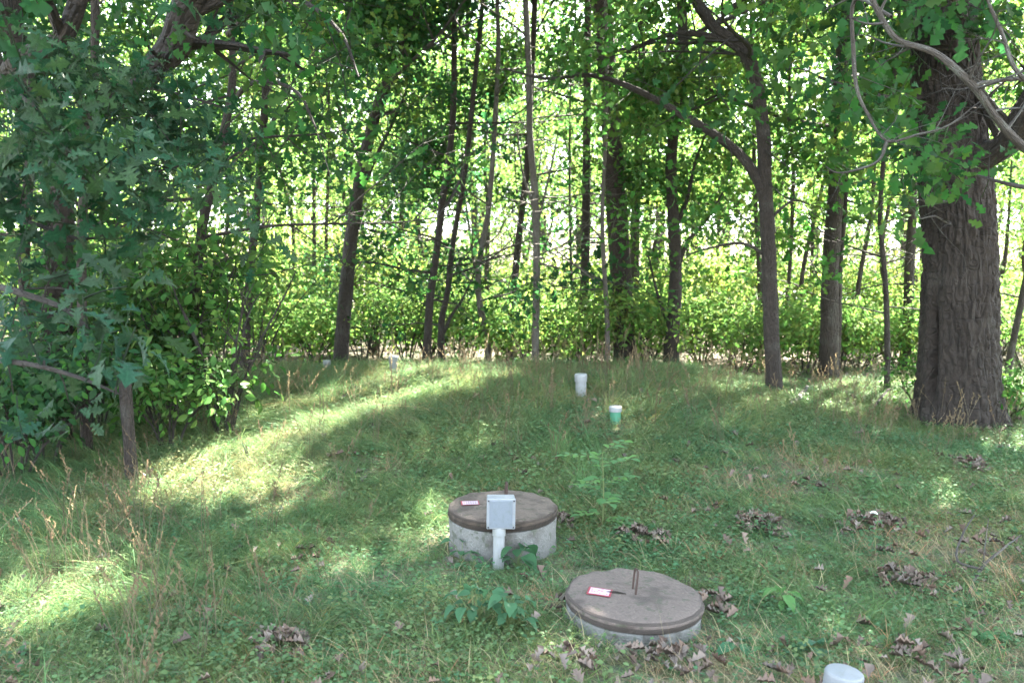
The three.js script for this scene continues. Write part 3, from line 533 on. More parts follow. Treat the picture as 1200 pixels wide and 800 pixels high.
// left thicket
tree('oak_tree', 'dark twisting trunk rising out of the left thicket', 'tree', null, 31, {
  d: 8.2, r: 0.052, H: 8, stem: [[222, 470], [226, 400], [230, 320], [238, 260], [250, 210], [263, 150], [272, 95], [270, 20]], from: 0.2, nLimbs: 14, spread: 2.0, dead: 9, crown: { per: 3, jit: 0.45, tint: GREEN.dark, alt: GREEN.oak },
  limbs: [{ p: [[270, 125, 8.1], [285, 104, 7.7], [310, 95, 7.2], [350, 110, 6.8], [370, 150, 6.6]], rad: [0.025, 0.02, 0.014, 0.007], kids: 9, len: 0.8 }, { p: [[268, 40, 8], [300, 10, 7.2], [350, 0, 6.6], [400, 40, 6.2], [420, 90, 6.0]], rad: [0.03, 0.02, 0.014, 0.006], kids: 10, len: 0.8 }],
});
tree('oak_tree', 'dark trunk hidden among oak leaves at the left', 'tree', null, 32, { d: 6.9, r: 0.042, H: 8, stem: [[98, 470], [97, 400], [95, 330], [98, 220], [110, 100]], from: 0.3, nLimbs: 10, spread: 1.6, dead: 9, crown: { per: 2, jit: 0.4, tint: GREEN.dark, alt: GREEN.oak } });
tree('oak_tree', 'old oak at the left edge with thick knotty limbs overhead', 'tree', null, 33, {
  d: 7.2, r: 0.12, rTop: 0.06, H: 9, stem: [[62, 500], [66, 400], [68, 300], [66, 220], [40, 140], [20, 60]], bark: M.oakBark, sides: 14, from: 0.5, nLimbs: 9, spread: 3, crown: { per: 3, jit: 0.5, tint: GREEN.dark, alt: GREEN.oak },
  limbs: [
    { p: [[66, 225, 7.1], [88, 160, 6.4], [125, 122, 5.7], [165, 95, 5.4], [192, 68, 5.3], [206, 52, 5.3], [214, 22, 5.2], [232, -20, 5.1], [260, -140, 5]], rad: [0.07, 0.07, 0.065, 0.068, 0.075, 0.09, 0.085, 0.07, 0.055], kids: 5, len: 0.9, sides: 14, bark: M.oakBark },
    { p: [[45, 150, 7.1], [10, 95, 6.2], [40, 62, 5.4], [75, 42, 5.2], [95, -10, 5.1]], rad: [0.07, 0.06, 0.06, 0.055, 0.05], kids: 4, len: 0.8, sides: 12, bark: M.oakBark },
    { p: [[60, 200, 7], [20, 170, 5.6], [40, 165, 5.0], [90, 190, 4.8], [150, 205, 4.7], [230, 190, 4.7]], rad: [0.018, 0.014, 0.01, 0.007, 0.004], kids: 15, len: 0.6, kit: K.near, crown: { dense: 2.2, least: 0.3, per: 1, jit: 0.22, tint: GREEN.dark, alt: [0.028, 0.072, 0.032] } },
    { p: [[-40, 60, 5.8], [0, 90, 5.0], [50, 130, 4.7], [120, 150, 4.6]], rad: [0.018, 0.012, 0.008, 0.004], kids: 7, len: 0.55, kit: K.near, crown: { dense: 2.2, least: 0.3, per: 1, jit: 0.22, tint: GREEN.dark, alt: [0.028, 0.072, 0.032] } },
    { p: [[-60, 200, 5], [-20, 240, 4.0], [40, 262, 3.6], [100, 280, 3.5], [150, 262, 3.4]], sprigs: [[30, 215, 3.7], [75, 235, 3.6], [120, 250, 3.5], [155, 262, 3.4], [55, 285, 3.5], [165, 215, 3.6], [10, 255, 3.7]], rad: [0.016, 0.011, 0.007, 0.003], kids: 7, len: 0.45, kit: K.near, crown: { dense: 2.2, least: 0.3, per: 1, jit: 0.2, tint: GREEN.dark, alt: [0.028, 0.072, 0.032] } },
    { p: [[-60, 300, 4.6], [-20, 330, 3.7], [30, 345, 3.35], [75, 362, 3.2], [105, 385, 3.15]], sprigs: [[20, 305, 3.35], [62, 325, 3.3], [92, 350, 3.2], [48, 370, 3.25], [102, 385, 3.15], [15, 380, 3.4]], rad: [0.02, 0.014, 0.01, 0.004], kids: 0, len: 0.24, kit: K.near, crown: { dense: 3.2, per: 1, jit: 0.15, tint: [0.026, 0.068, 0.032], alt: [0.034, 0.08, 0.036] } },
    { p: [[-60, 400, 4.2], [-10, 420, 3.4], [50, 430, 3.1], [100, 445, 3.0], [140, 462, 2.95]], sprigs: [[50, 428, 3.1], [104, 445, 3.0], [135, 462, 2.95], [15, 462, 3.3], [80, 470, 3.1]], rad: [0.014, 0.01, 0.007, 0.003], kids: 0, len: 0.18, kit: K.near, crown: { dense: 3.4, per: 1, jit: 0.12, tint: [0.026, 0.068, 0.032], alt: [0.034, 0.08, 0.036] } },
  ],
});
tree('oak_tree', 'shaded trunk behind the left thicket beside the bright clearing', 'tree', null, 34, { d: 10.5, r: 0.055, H: 8, stem: [[285, 455], [288, 400], [292, 330], [300, 250], [310, 120]], from: 0.22, nLimbs: 12, spread: 1.9, crown: { per: 3, jit: 0.45, tint: GREEN.oak, alt: GREEN.yellow } });
tree('oak_tree', 'dim trunk at the far left edge behind hanging leaves', 'tree', null, 35, { d: 8.8, r: 0.06, H: 8, stem: [[30, 470], [30, 380], [28, 300], [34, 150]], from: 0.2, nLimbs: 11, spread: 2.2, crown: { per: 3, jit: 0.5, tint: GREEN.oak, alt: GREEN.light } });

// the oak beyond the right edge whose bare lichen limb crosses the big trunk
tree('oak_tree', 'oak beyond the right edge, its bare lichen covered limb crossing the big trunk', 'tree', null, 36, {
  d: 4.9, r: 0.16, rTop: 0.07, H: 9, stem: [[1420, 640], [1420, 450], [1400, 250], [1390, 100]], bark: M.oakBark, from: 0.4, nLimbs: 10, spread: 3.2, crown: { per: 3, jit: 0.5, tint: GREEN.dark, alt: GREEN.oak, keep: (p) => bare(p) && !(p.z > -6 && p.x / -p.z < 0.62 && p.y < EYE - 0.45 * p.z) },
  limbs: [
    { name: 'dead_limb', p: [[1395, 330, 4.9], [1290, 235, 4.3], [1200, 172, 4.0], [1168, 138, 3.95], [1140, 100, 3.9], [1095, 62, 3.9], [1052, 46, 3.9], [1030, 14, 3.9], [1012, -30, 3.9]], rad: [0.03, 0.022, 0.016, 0.014, 0.015, 0.0125, 0.011, 0.01, 0.009], kids: 9, len: 0.35, level: 1, leaves: false, rough: 0.5, bark: M.deadWood, sides: 9 },
    { name: 'dead_branch', p: [[1045, 20, 3.9], [1002, 0, 4.1], [1001, 60, 4.15], [1005, 105, 4.15], [1018, 135, 4.15], [1040, 165, 4.1], [1075, 158, 4.05], [1110, 148, 4.0], [1150, 118, 4.0]], rad: [0.008, 0.008, 0.008, 0.007, 0.0065, 0.006, 0.0045, 0.003], kids: 14, len: 0.35, leaves: false, rough: 0.5, bark: M.deadWood },
    { name: 'dead_branch', p: [[1040, 165, 4.1], [1030, 188, 4.1], [1000, 200, 4.15], [980, 202, 4.2], [968, 195, 4.2]], rad: [0.007, 0.005, 0.004, 0.002], kids: 4, len: 0.2, leaves: false, rough: 0.5, bark: M.deadWood },
    { name: 'dead_branch', p: [[1210, 100, 4.1], [1190, 80, 4.1], [1175, 40, 4.1], [1160, 5, 4.1], [1150, -30, 4.1]], rad: [0.012, 0.01, 0.008, 0.006], kids: 5, len: 0.25, leaves: false, rough: 0.5, bark: M.deadWood },
    { name: 'dead_branch', p: [[1260, 85, 4.3], [1200, 91, 4.2], [1150, 97, 4.05], [1138, 105, 3.95]], rad: [0.014, 0.011, 0.008, 0.006], kids: 3, len: 0.2, leaves: false, rough: 0.5, bark: M.deadWood },
    { p: [[1390, 280, 4.6], [1300, 250, 4.2], [1230, 225, 4.0], [1180, 215, 3.95], [1145, 205, 3.95]], rad: [0.025, 0.016, 0.01, 0.004], kids: 3, len: 0.18, kit: K.near, crown: { dense: 3, least: 0.5, per: 1, jit: 0.15, tint: [0.026, 0.068, 0.032], alt: [0.034, 0.08, 0.036] } },
  ],
});
// oaks whose crowns shade the meadow from beyond the right edge and from high above
const OUT = 'oaks outside the picture shading the meadow';
tree('oak_tree', 'oak outside the picture to the right, shading the meadow', 'tree', OUT, 41, { d: 11, r: 0.16, H: 12, stem: [[1500, 480], [1500, 200], [1480, 0]], from: 0.35, nLimbs: 14, spread: 3.8, kit: K.mid, crown: { per: 4, jit: 0.7, size: 1.3, tint: GREEN.oak } });
tree('oak_tree', 'oak outside the picture to the right, shading the meadow', 'tree', OUT, 42, { d: 7, r: 0.15, H: 12, stem: [[1640, 550], [1640, 200], [1600, 0]], from: 0.35, nLimbs: 14, spread: 3.6, kit: K.mid, crown: { per: 4, jit: 0.7, size: 1.3, tint: GREEN.oak } });
// ------------------------------------------------------------ the wood behind: far trees, shrubs
function farTree(seed, d, x, H, r, spread, tint, alt, size, group, label, bark, kit = K.far, dense = 1.5, per = 1, name = 'woodland_tree') {
  const r_ = rngOf(seed), foot = V(x, groundY(x, -d) - 0.1, -d), t = thing(name, label, 'tree', foot, group), anchors = [];
  const lean = V((r_() - 0.5) * 0.16 * H, 0, (r_() - 0.5) * 0.16 * H), pts = [0, 0.2, 0.4, 0.65, 1].map((k) => V(lean.x * k * k * 2 + (r_() - 0.5) * 0.09 * H * Math.sqrt(k), H * k, lean.z * k * k * 2));
  part('trunk', new MB().tube(pts, [r * 1.2, r, r * 0.7, r * 0.25], { sides: 8, seg: 4, rough: 0.15, seed }).geo(), bark || M.bark, t);
  const c = new THREE.CatmullRomCurve3(pts);
  const n = 13;
  for (let k = 0; k < n; k++) { const b = new MB(), u = 0.12 + 0.86 * (k + r_()) / n, az = k * 2.4 + seed, el = lerp(0.0, 0.9, u) + (r_() - 0.5) * 0.4; growBranch(b, anchors, r_, c.getPoint(u), V(Math.cos(az) * Math.cos(el), Math.sin(el), Math.sin(az) * Math.cos(el)), spread * lerp(1, 0.5, u) * (0.7 + 0.6 * r_()), r * 0.35 * (1.1 - u), 1, { wob: 0.6, lift: 0.05, kids: 9, ends: 3 }); part('limb', b.geo(), bark || M.bark, t); }
  crownOf(t, kit, M.thin, anchors.map((a) => ({ p: a.p.clone().add(foot), d: a.d })), r_, { tint, alt, per: per * 3, jit: 0.75, size, dense }, foot);
  return shade(t);
}
{
  const r = rngOf(77);
  for (let k = 0; k < 24; k++) { const d = 30 + r() * 8, x = lerp(-24, 24, (k + r()) / 24) * d / 32; farTree(500 + k, d, x, 9 + r() * 5, 0.1 + r() * 0.08, 2.8 + r(), GREEN.light, GREEN.yellow, 1.1, 'sunlit trees beyond the road', 'sunlit tree in the bright wood beyond the road'); }
  for (let k = 0; k < 18; k++) { const d = 42 + r() * 10, x = lerp(-32, 32, (k + r()) / 18) * d / 42; farTree(600 + k, d, x, 10 + r() * 5, 0.14 + r() * 0.08, 4 + r(), GREEN.light, GREEN.yellow, 1.6, 'tall far trees closing the wood', 'tall hazy tree closing the view at the back of the wood'); }
}
{
  const r = rngOf(78);
  for (let k = 0; k < 58; k++) { const d = 15.2 + r() * 8.5, x = lerp(-0.62, 0.64, (k + r()) / 58) * d; farTree(650 + k, d, x, 3.2 + r() * 3.2, 0.03 + r() * 0.02, 1.3 + r() * 0.6, GREEN.light, GREEN.yellow, 1.1, 'sunlit saplings of the understory', 'slender sunlit sapling in the understory behind the row of trunks', M.bark, K.fine, 1.7, 1, 'sapling'); }
}
function shrub(label, group, p, H, R, n, seed, tint, alt, kit, mat, size, name = 'shrub') {
  const r = rngOf(seed), t = thing(name, label, 'shrub', p, group), anchors = [];
  const stems = Math.max(4, Math.round(n / 14));
  for (let k = 0; k < stems; k++) {
    const b = new MB(), az = k * 2.4 + r(), sp = R * (0.35 + 0.65 * r()), h = H * (0.6 + 0.4 * r());
    const pts = [V(Math.cos(az) * 0.04, -0.05, Math.sin(az) * 0.04), V(Math.cos(az) * sp * 0.35, h * 0.45, Math.sin(az) * sp * 0.35), V(Math.cos(az) * sp * 0.8, h * 0.85, Math.sin(az) * sp * 0.8), V(Math.cos(az + 0.2) * sp, h, Math.sin(az + 0.2) * sp)];
    b.tube(pts, [0.011, 0.008, 0.003], { sides: 4, seg: 3, rough: 0.1, cap: false, seed: k });
    const c = new THREE.CatmullRomCurve3(pts);
    for (let j = 0; j < 4; j++) { const q = c.getPoint(0.3 + 0.6 * j / 4), dd = V(r() - 0.5, r() * 0.6, r() - 0.5).normalize(), e = q.clone().addScaledVector(dd, R * 0.35); b.tube([q, q.clone().lerp(e, 0.5).add(V(0, 0.03, 0)), e], [0.004, 0.0015], { sides: 3, seg: 2, rough: 0, cap: false }); for (let m = 0; m < 3; m++) anchors.push({ p: q.clone().lerp(e, 0.3 + 0.35 * m).add(p), d: dd.clone().add(V(0, 0.5, 0)).normalize() }); }
    part('stem', b.geo(), M.bark, t);
  }
  crownOf(t, kit, mat, anchors, r, { tint, alt, per: Math.max(1, Math.round(n / anchors.length)), jit: R * 0.5, size, least: 0.85 }, p, 'foliage');
  return shade(t);
}
const gp = (x, z) => V(x, groundY(x, z), z);
{
  const r = rngOf(91);
  const GB = 'bright shrubs under the trees behind the mound', LB = 'sunlit leafy shrub in the bright understory behind the mound';
  for (let k = 0; k < 34; k++) { const d = 14.5 + r() * 6.5, x = lerp(-0.62, 0.6, (k + r()) / 34) * d; shrub(LB, GB, gp(x, -d), 0.6 + r() * r() * 2.4, 0.6 + r() * 0.9, 130, 700 + k, [0.13, 0.22, 0.045], [0.22, 0.28, 0.05], K.fine, M.thin, 1.25); }
  const GR = 'low shrubs along the back edge of the meadow', LR = 'low leafy bush at the back edge of the meadow among the trunks';
  for (let k = 0; k < 46; k++) { const d = 11.9 + r() * 2.6, x = lerp(-0.34, 0.62, (k + r()) / 46) * d; shrub(LR, GR, gp(x, -d), 0.45 + r() * 0.5, 0.5 + r() * 0.4, 80, 760 + k, GREEN.light, GREEN.yellow, K.fine, M.thin, 1.0); }
  // the thicket on the left
  const lp = (px, py, d) => { const p = at(px, py, d); p.y = groundY(p.x, p.z); return p; };
  shrub('glossy sunlit shrub at the right end of the left thicket', 'shrubs of the left thicket', lp(262, 490, 7.4), 1.35, 0.75, 150, 801, GREEN.oak, GREEN.light, K.fine, M.leaf, 1.1);
  shrub('tall leafy shrub behind the sunlit one of the left thicket', 'shrubs of the left thicket', lp(215, 470, 8.2), 1.9, 0.8, 170, 802, GREEN.oak, GREEN.light, K.fine, M.leaf, 1.2);
  shrub('dense shrub round the foot of the twisting trunk', 'shrubs of the left thicket', lp(190, 490, 7.6), 1.1, 0.6, 110, 803, GREEN.oak, GREEN.light, K.fine, M.leaf, 1.1);
  shrub('low shrub right of the broken stump', 'shrubs of the left thicket', lp(198, 505, 7.0), 0.6, 0.45, 80, 804, GREEN.oak, GREEN.light, K.fine, M.leaf, 1.0);
  shrub('dark bush between the broken stump and the old oak', 'shrubs of the left thicket', lp(110, 495, 7.5), 1.2, 0.7, 120, 805, GREEN.dark, GREEN.light, K.fine, M.leaf, 1.1);
  shrub('dark bush at the foot of the old oak', 'shrubs of the left thicket', lp(50, 520, 6.6), 0.7, 0.6, 100, 806, GREEN.dark, GREEN.oak, K.fine, M.leaf, 1.0);
  shrub('low bush at the left edge of the picture', 'shrubs of the left thicket', lp(15, 520, 6.3), 0.75, 0.6, 100, 807, GREEN.dark, GREEN.oak, K.fine, M.leaf, 1.0);
  shrub('yellowish bush glowing behind the left thicket', 'shrubs of the left thicket', lp(60, 450, 9.5), 1.5, 1.0, 150, 808, GREEN.light, GREEN.yellow, K.fine, M.thin, 1.2);
  shrub('yellow green bush behind the broken stump', 'shrubs of the left thicket', lp(140, 450, 10), 1.6, 1.0, 150, 809, GREEN.light, GREEN.yellow, K.fine, M.thin, 1.2);
  shrub('leafy bush near the dim trunk behind the thicket', 'shrubs of the left thicket', lp(300, 448, 11), 1.2, 0.8, 120, 810, GREEN.light, GREEN.yellow, K.fine, M.thin, 1.1);
  shrub('small bush at the foot of the big oak', null, lp(1075, 478, 9.3), 0.35, 0.35, 50, 811, GREEN.oak, GREEN.light, K.fine, M.thin, 0.8);
  shrub('weedy bush right of the big oak foot', null, lp(1182, 478, 8.9), 0.3, 0.35, 50, 812, GREEN.oak, GREEN.light, K.fine, M.thin, 0.8);
}
{ const o = V(R2.x - 0.085, R2top + 0.012, R2.z + 0.012), t = thing('twig', 'short dark stick lying across the sticker of the low riser lid', 'twig', o); part('stem', new MB().tube([V(-0.035, 0, -0.004), V(0, 0.004, 0), V(0.05, 0, 0.012)], [0.004, 0.0045, 0.003], { sides: 5, seg: 3, rough: 0.3 }).geo(), M.bark, t); shade(t); }
{ // broken stump
  const p = at(152, 510, 6.3); p.y = groundY(p.x, p.z);
  const t = thing('tree_stump', 'broken grey stump with a splintered top in the left thicket', 'stump', p), top = at(152, 430, 6.3).y - p.y;
  part('trunk', new MB().tube([V(0, -0.1, 0), V(0.0, top * 0.4, 0.02), V(-0.012, top * 0.9, 0)], [0.05, 0.042, 0.04], { sides: 14, seg: 6, rough: 0.25 }).geo(), M.bark, t);
  for (let k = 0; k < 6; k++) { const a = k * 1.05, b = new MB().tube([V(Math.cos(a) * 0.026 - 0.012, top * 0.86, Math.sin(a) * 0.026), V(Math.cos(a) * 0.03 - 0.012, top * (0.97 + 0.06 * Math.sin(k * 3)), Math.sin(a) * 0.03)], [0.015, 0.003], { sides: 5, seg: 2 }); part('splinter', b.geo(), M.deadWood, t); }
  shade(t);
}
function stick(name, label, pts, rad, mat) { const o = pts[0].clone(), t = thing(name, label, 'branch', o); part('stem', new MB().tube(pts.map((p) => p.clone().sub(o)), rad, { sides: 6, seg: 4, rough: 0.2 }).geo(), mat, t); return t; }
const gl = (px, py, h = 0.02) => { const p = onGround(px, py); p.y += h; return p; };
shade(stick('fallen_branch', 'dark bent branch lying left of the big oak', [gl(1018, 487), gl(1030, 478, 0.08), gl(1042, 470, 0.14)], [0.02, 0.016, 0.01], M.bark));
shade(stick('fallen_branch', 'pale splintered wood lying by the slim arching oak', [gl(925, 478, 0.03), gl(938, 470, 0.05), gl(946, 462, 0.08)], [0.02, 0.03, 0.02], M.deadWood));
shade(stick('fallen_log', 'dark rotten log at the left edge under the bushes', [gl(-60, 545, 0.05), gl(-10, 532, 0.07), gl(30, 526, 0.06)], [0.08, 0.08, 0.07], M.bark));
{
  const o = onGround(1152, 668), t = thing('fallen_branch', 'grey forked twig lying in the grass at the right edge', 'branch', o);
  const q = (px, py, h) => gl(px, py, h).sub(o);
  part('stem', new MB().tube([q(1135, 700, 0.01), q(1152, 672, 0.04), q(1175, 660, 0.08), q(1196, 648, 0.1)], [0.009, 0.009, 0.007, 0.003], { sides: 6, seg: 4, rough: 0.15 }).geo(), M.deadWood, t);
  part('fork', new MB().tube([q(1150, 676, 0.04), q(1122, 678, 0.09), q(1126, 662, 0.16), q(1140, 645, 0.2)], [0.007, 0.006, 0.003], { sides: 6, seg: 4, rough: 0.15 }).geo(), M.deadWood, t);
  part('fork', new MB().tube([q(1152, 670, 0.04), q(1155, 650, 0.12), q(1157, 640, 0.16)], [0.005, 0.002], { sides: 5, seg: 3, rough: 0.15 }).geo(), M.deadWood, t);
  shade(t);
}
{
  const o = onGround(289, 545), t = thing('dry_twig', 'bleached stick standing upright at the edge of the sunlit strip', 'stick', o);
  part('stem', new MB().tube([V(0.02, -0.03, 0), V(0, 0.08, 0), V(-0.025, 0.17, 0.01)], [0.006, 0.005, 0.003], { sides: 5, seg: 3 }).geo(), M.deadWood, t);
  part('stem', new MB().tube([V(0.025, -0.03, 0.01), V(0.012, 0.09, 0.01), V(0.0, 0.15, 0.02)], [0.005, 0.004, 0.003], { sides: 5, seg: 3 }).geo(), M.deadWood, t);
  shade(t);
}
// ------------------------------------------------------------ grass and ground cover
function tuft(seed, n, L, w, splay, bend, arc = 6.283) {
  const r = rngOf(seed), b = new MB();
  for (let k = 0; k < n; k++) {
    const az = r() * arc, out = splay * (0.25 + 0.75 * r()), len = L * (0.45 + 0.65 * r()), o = V((r() - 0.5) * 0.05, -0.01, (r() - 0.5) * 0.05), bd = bend * (0.4 + 1.2 * r());
    const dir = V(Math.cos(az), 0, Math.sin(az)), side = V(-Math.sin(az + r() * 1.5), 0, Math.cos(az + r() * 1.5)), g = 0.75 + 0.5 * r(), dry = r() < 0.07;
    b.col = dry ? [g * 2.4, g * 1.5, g * 1.5] : [g * (0.85 + 0.35 * r()), g, g * 0.9];
    const row = [];
    for (let j = 0; j <= 3; j++) {
      const t = j / 3, an = out * 0.9 + bd * t * t, x = len * (t * Math.sin(out) + bd * 0.45 * t * t), y = len * (t * Math.cos(out) - bd * 0.35 * t * t * t), ww = w * (1 - t * 0.92) * (0.8 + 0.4 * r());
      const p = o.clone().addScaledVector(dir, x); p.y += y;
      if (j < 3) row.push([b.v(p.x + side.x * ww, p.y, p.z + side.z * ww, 0, t), b.v(p.x - side.x * ww, p.y, p.z - side.z * ww, 1, t)]); else row.push([b.v(p.x, p.y, p.z, 0.5, 1)]);
    }
    for (let j = 0; j < 2; j++) { const [a, c] = row[j], [d, e] = row[j + 1]; b.t(a, c, e); b.t(a, e, d); }
    b.t(row[2][0], row[2][1], row[3][0]);
  }
  return b.geo(true);
}
function seedStalk(seed, n, L) {                                     // tall flowering stems with a loose seed head
  const r = rngOf(seed), b = new MB();
  for (let k = 0; k < n; k++) {
    const az = r() * 6.283, lean = 0.15 + 0.45 * r(), h = L * (0.6 + 0.5 * r()), o = V((r() - 0.5) * 0.08, 0, (r() - 0.5) * 0.08);
    b.col = [1, 1, 1];
    const pts = [0, 0.5, 1].map((t) => o.clone().add(V(Math.cos(az) * h * lean * t * t, h * t, Math.sin(az) * h * lean * t * t)));
    b.tube(pts, [0.0016, 0.001], { sides: 3, seg: 3, rough: 0, cap: false });
    for (let j = 0; j < 9; j++) { const q = pts[1].clone().lerp(pts[2], 0.55 + 0.45 * j / 9), a = r() * 6.28; b.col = [1.05, 0.92, 0.85]; leaf(b, q, V(Math.cos(a) * 0.6, 0.8, Math.sin(a) * 0.6), V(r(), r(), r()), 0.02, [0.05, 0.16, 0], 0, 0, b.col); }
  }
  return b.geo(true);
}
function rosette(seed, n, L, widths) {
  const r = rngOf(seed), b = new MB();
  for (let k = 0; k < n; k++) { const a = k * 2.4 + r(), el = 0.1 + 0.7 * r(), g = 0.8 + 0.4 * r(); leaf(b, V((r() - 0.5) * 0.09, 0.01 + 0.06 * r(), (r() - 0.5) * 0.09), V(Math.cos(a) * Math.cos(el), Math.sin(el) * 0.6, Math.sin(a) * Math.cos(el)), V((r() - 0.5), 1, (r() - 0.5)), L * (0.6 + 0.6 * r()), widths, 0.2, 0.3, [g, g, g]); }
  return b.geo(true);
}
// a round patch of turf, many tufts in one geometry with their own lengths and tones
function patch(seed, tufts, R, o) {
  const r = rngOf(seed), parts = [];
  for (let k = 0; k < tufts; k++) {
    const a = r() * 6.283, d = Math.sqrt(r()) * R * (0.8 + 0.2 * r()), src = o.src[Math.floor(r() * o.src.length)].clone(), s = lerp(o.min, o.max, r()), n = noise(Math.cos(a) * d * 4 + seed * 7, Math.sin(a) * d * 4, seed), y = r() * r() * 0.9 + clamp(n) * 0.5, g = 0.75 + 0.5 * r();
    src.applyMatrix4(new THREE.Matrix4().compose(V(Math.cos(a) * d, 0, Math.sin(a) * d), new THREE.Quaternion().setFromEuler(new THREE.Euler((r() - 0.5) * o.lean, r() * (o.comb ?? 6.283), (r() - 0.5) * o.lean)), V(s * 1.1, s, s * 1.1)));
    const c = src.attributes.color; for (let i = 0; i < c.count; i++) c.setXYZ(i, c.getX(i) * g * (1 + y * 0.9), c.getY(i) * g * (1 + y * 0.35), c.getZ(i) * g);
    parts.push(src);
  }
  return mergeGeometries(parts);
}
function turf(name, label, geoSets, mat, step, seed, place, zTo = -13) {
  const r = rngOf(seed), lists = new Map();
  for (let z = -1.7; z > zTo; z -= step) for (let x = 0.62 * z - 0.8; x < -0.62 * z + 0.8; x += step) {
    const px = x + (r() - 0.5) * step, pz = z + (r() - 0.5) * step, e = place(px, pz, r); if (!e) continue;
    const set = geoSets[e.set], geo = set[Math.floor(r() * set.length)], y = groundY(px, pz), h = 0.12;
    const up = V(groundY(px - h, pz) - groundY(px + h, pz), 2 * h, groundY(px, pz - h) - groundY(px, pz + h)).normalize();
    const q = new THREE.Quaternion().setFromUnitVectors(V(0, 1, 0), up).multiply(new THREE.Quaternion().setFromAxisAngle(V(0, 1, 0), e.yaw ?? r() * 6.283));
    if (!lists.has(geo)) lists.set(geo, []);
    lists.get(geo).push({ p: V(px, y, pz), q, s: e.s, c: e.c });
  }
  const t = thing(name, label, 'grass'); t.userData.kind = 'stuff';
  for (const [geo, l] of lists) instanced('blades', geo, mat, l, t);
}
function scatter(name, label, cat, geos, mat, count, seed, place) {
  const r = rngOf(seed), lists = geos.map(() => []);
  for (let k = 0, tries = 0; k < count && tries < count * 12; tries++) {
    const u = r(), d = 2.0 + Math.pow(u, 1.35) * 13.5, half = 0.62 * d + 0.6, x = (r() * 2 - 1) * half, z = -d;
    const e = place(x, z, r); if (!e) continue; k++;
    const y = groundY(x, z), yaw = r() * 6.283, q = new THREE.Quaternion().setFromEuler(new THREE.Euler((r() - 0.5) * (e.lean ?? 0.3), yaw, (r() - 0.5) * (e.lean ?? 0.3)));
    lists[Math.floor(r() * geos.length)].push({ p: V(x, y + (e.up || 0), z), q, s: V(e.s * (e.wide || 1), e.s * (e.tall || 1), e.s * (e.wide || 1)), c: e.c });
  }
  const t = thing(name, label, cat); t.userData.kind = 'stuff';
  lists.forEach((l, k) => l.length && instanced(name === 'fallen_leaves' ? 'leaves' : 'blades', geos[k], mat, l, t));
  return t;
}

const inDisc = (x, z, p, R) => (x - p.x) ** 2 + (z - p.z) ** 2 < R * R;
const strip = (x, z) => smooth(0.9, 0.3, Math.abs((x + 0.5) * 0.857 - (z + 9.1) * -0.515) ) * smooth(-10, -9, z) * smooth(-5.2, -6.2, z) * smooth(-0.9, -1.7, x);   // dry litter and straw by the left thicket, also painting the sun streak paler
const PIPES = [at(681, 466, 8.6), at(721, 500, 7.6), at(461, 432, 10.2), at(383, 433, 11), at(984, 786, 3.12)];
const nearPipe = (x, z) => PIPES.some((p) => Math.abs(x - p.x * (z / p.z)) < 0.2 && z > p.z - 0.15 && z < p.z + 1.1);
const blocked = (x, z) => inDisc(x, z, R1, 0.31) || inDisc(x, z, R2, 0.315);
const litterAt = (x, z) => clamp(smooth(0.9, 2.4, x) * smooth(-7.5, -4.5, z) * 0.6 + 0.9 * noise(x * 0.9, 21, z * 0.9) + 0.35 * noise(x * 3, 2, z * 3) + smooth(-4.4, -3.0, z) * 0.3, 0, 1);
const mound = (x, z) => Math.exp(-(((x - 0.8) / 4) ** 2) - (((z + 9) / 1.7) ** 2));
const mix3 = (a, b, t) => a.map((v, i) => lerp(v, b[i], t));
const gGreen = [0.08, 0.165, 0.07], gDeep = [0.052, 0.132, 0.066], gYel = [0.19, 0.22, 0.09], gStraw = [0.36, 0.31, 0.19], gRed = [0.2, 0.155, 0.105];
const shortSrc = [tuft(1, 12, 0.085, 0.0018, 0.9, 1.2), tuft(2, 13, 0.07, 0.0016, 1.1, 1.3), tuft(3, 10, 0.12, 0.0019, 0.8, 1.1), rosette(18, 7, 0.02, W.broad)];
const thatchSrc = [tuft(31, 9, 0.11, 0.0016, 1.35, 0.3), tuft(32, 8, 0.14, 0.0014, 1.3, 0.35)];
const longSrc = [tuft(4, 16, 0.34, 0.0021, 0.65, 1.5, 1.9), tuft(5, 14, 0.42, 0.002, 0.8, 1.7, 1.5), tuft(6, 18, 0.3, 0.0019, 0.5, 1.1)];
const P = (n, R, src, o) => [1, 2, 3, 4].map((k) => patch(k * 13 + n, n, R, { src, min: 0.55, max: 1.25, lean: 0.35, ...o }));
turf('grass', 'short green grass covering the meadow', [P(70, 0.3, shortSrc), P(34, 0.28, shortSrc), P(14, 0.24, shortSrc)], M.grass, 0.22, 11, (x, z, r) => {
  if (inDisc(x, z, R1, 0.44) || inDisc(x, z, R2, 0.44)) { if (blocked(x, z) || inDisc(x, z, R1, 0.38) || inDisc(x, z, R2, 0.38)) return null; return { set: 2, s: 0.55, c: gGreen }; }
  const l = litterAt(x, z) + (z < -10.8 ? 0.5 : 0);
  const n = noise(x * 0.7, 5, z * 0.7), c = mix3(mix3(gGreen, gDeep, clamp(0.5 + n)), gYel, clamp(0.2 + 1.1 * noise(x * 1.7, 8, z * 1.7)) * 0.8 * (0.5 + 0.5 * r()));
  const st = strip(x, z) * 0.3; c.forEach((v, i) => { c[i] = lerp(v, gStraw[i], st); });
  const far = smooth(-4, -9, z), g = 0.85 + 0.3 * r(); if (nearPipe(x, z)) return { set: 1, s: 0.7, c };
  return { set: l < 0.25 ? 0 : l < 0.5 ? 1 : 2, s: (0.85 + 0.35 * r()) * (1 + 0.25 * far), c: c.map((v) => v * g) };
});
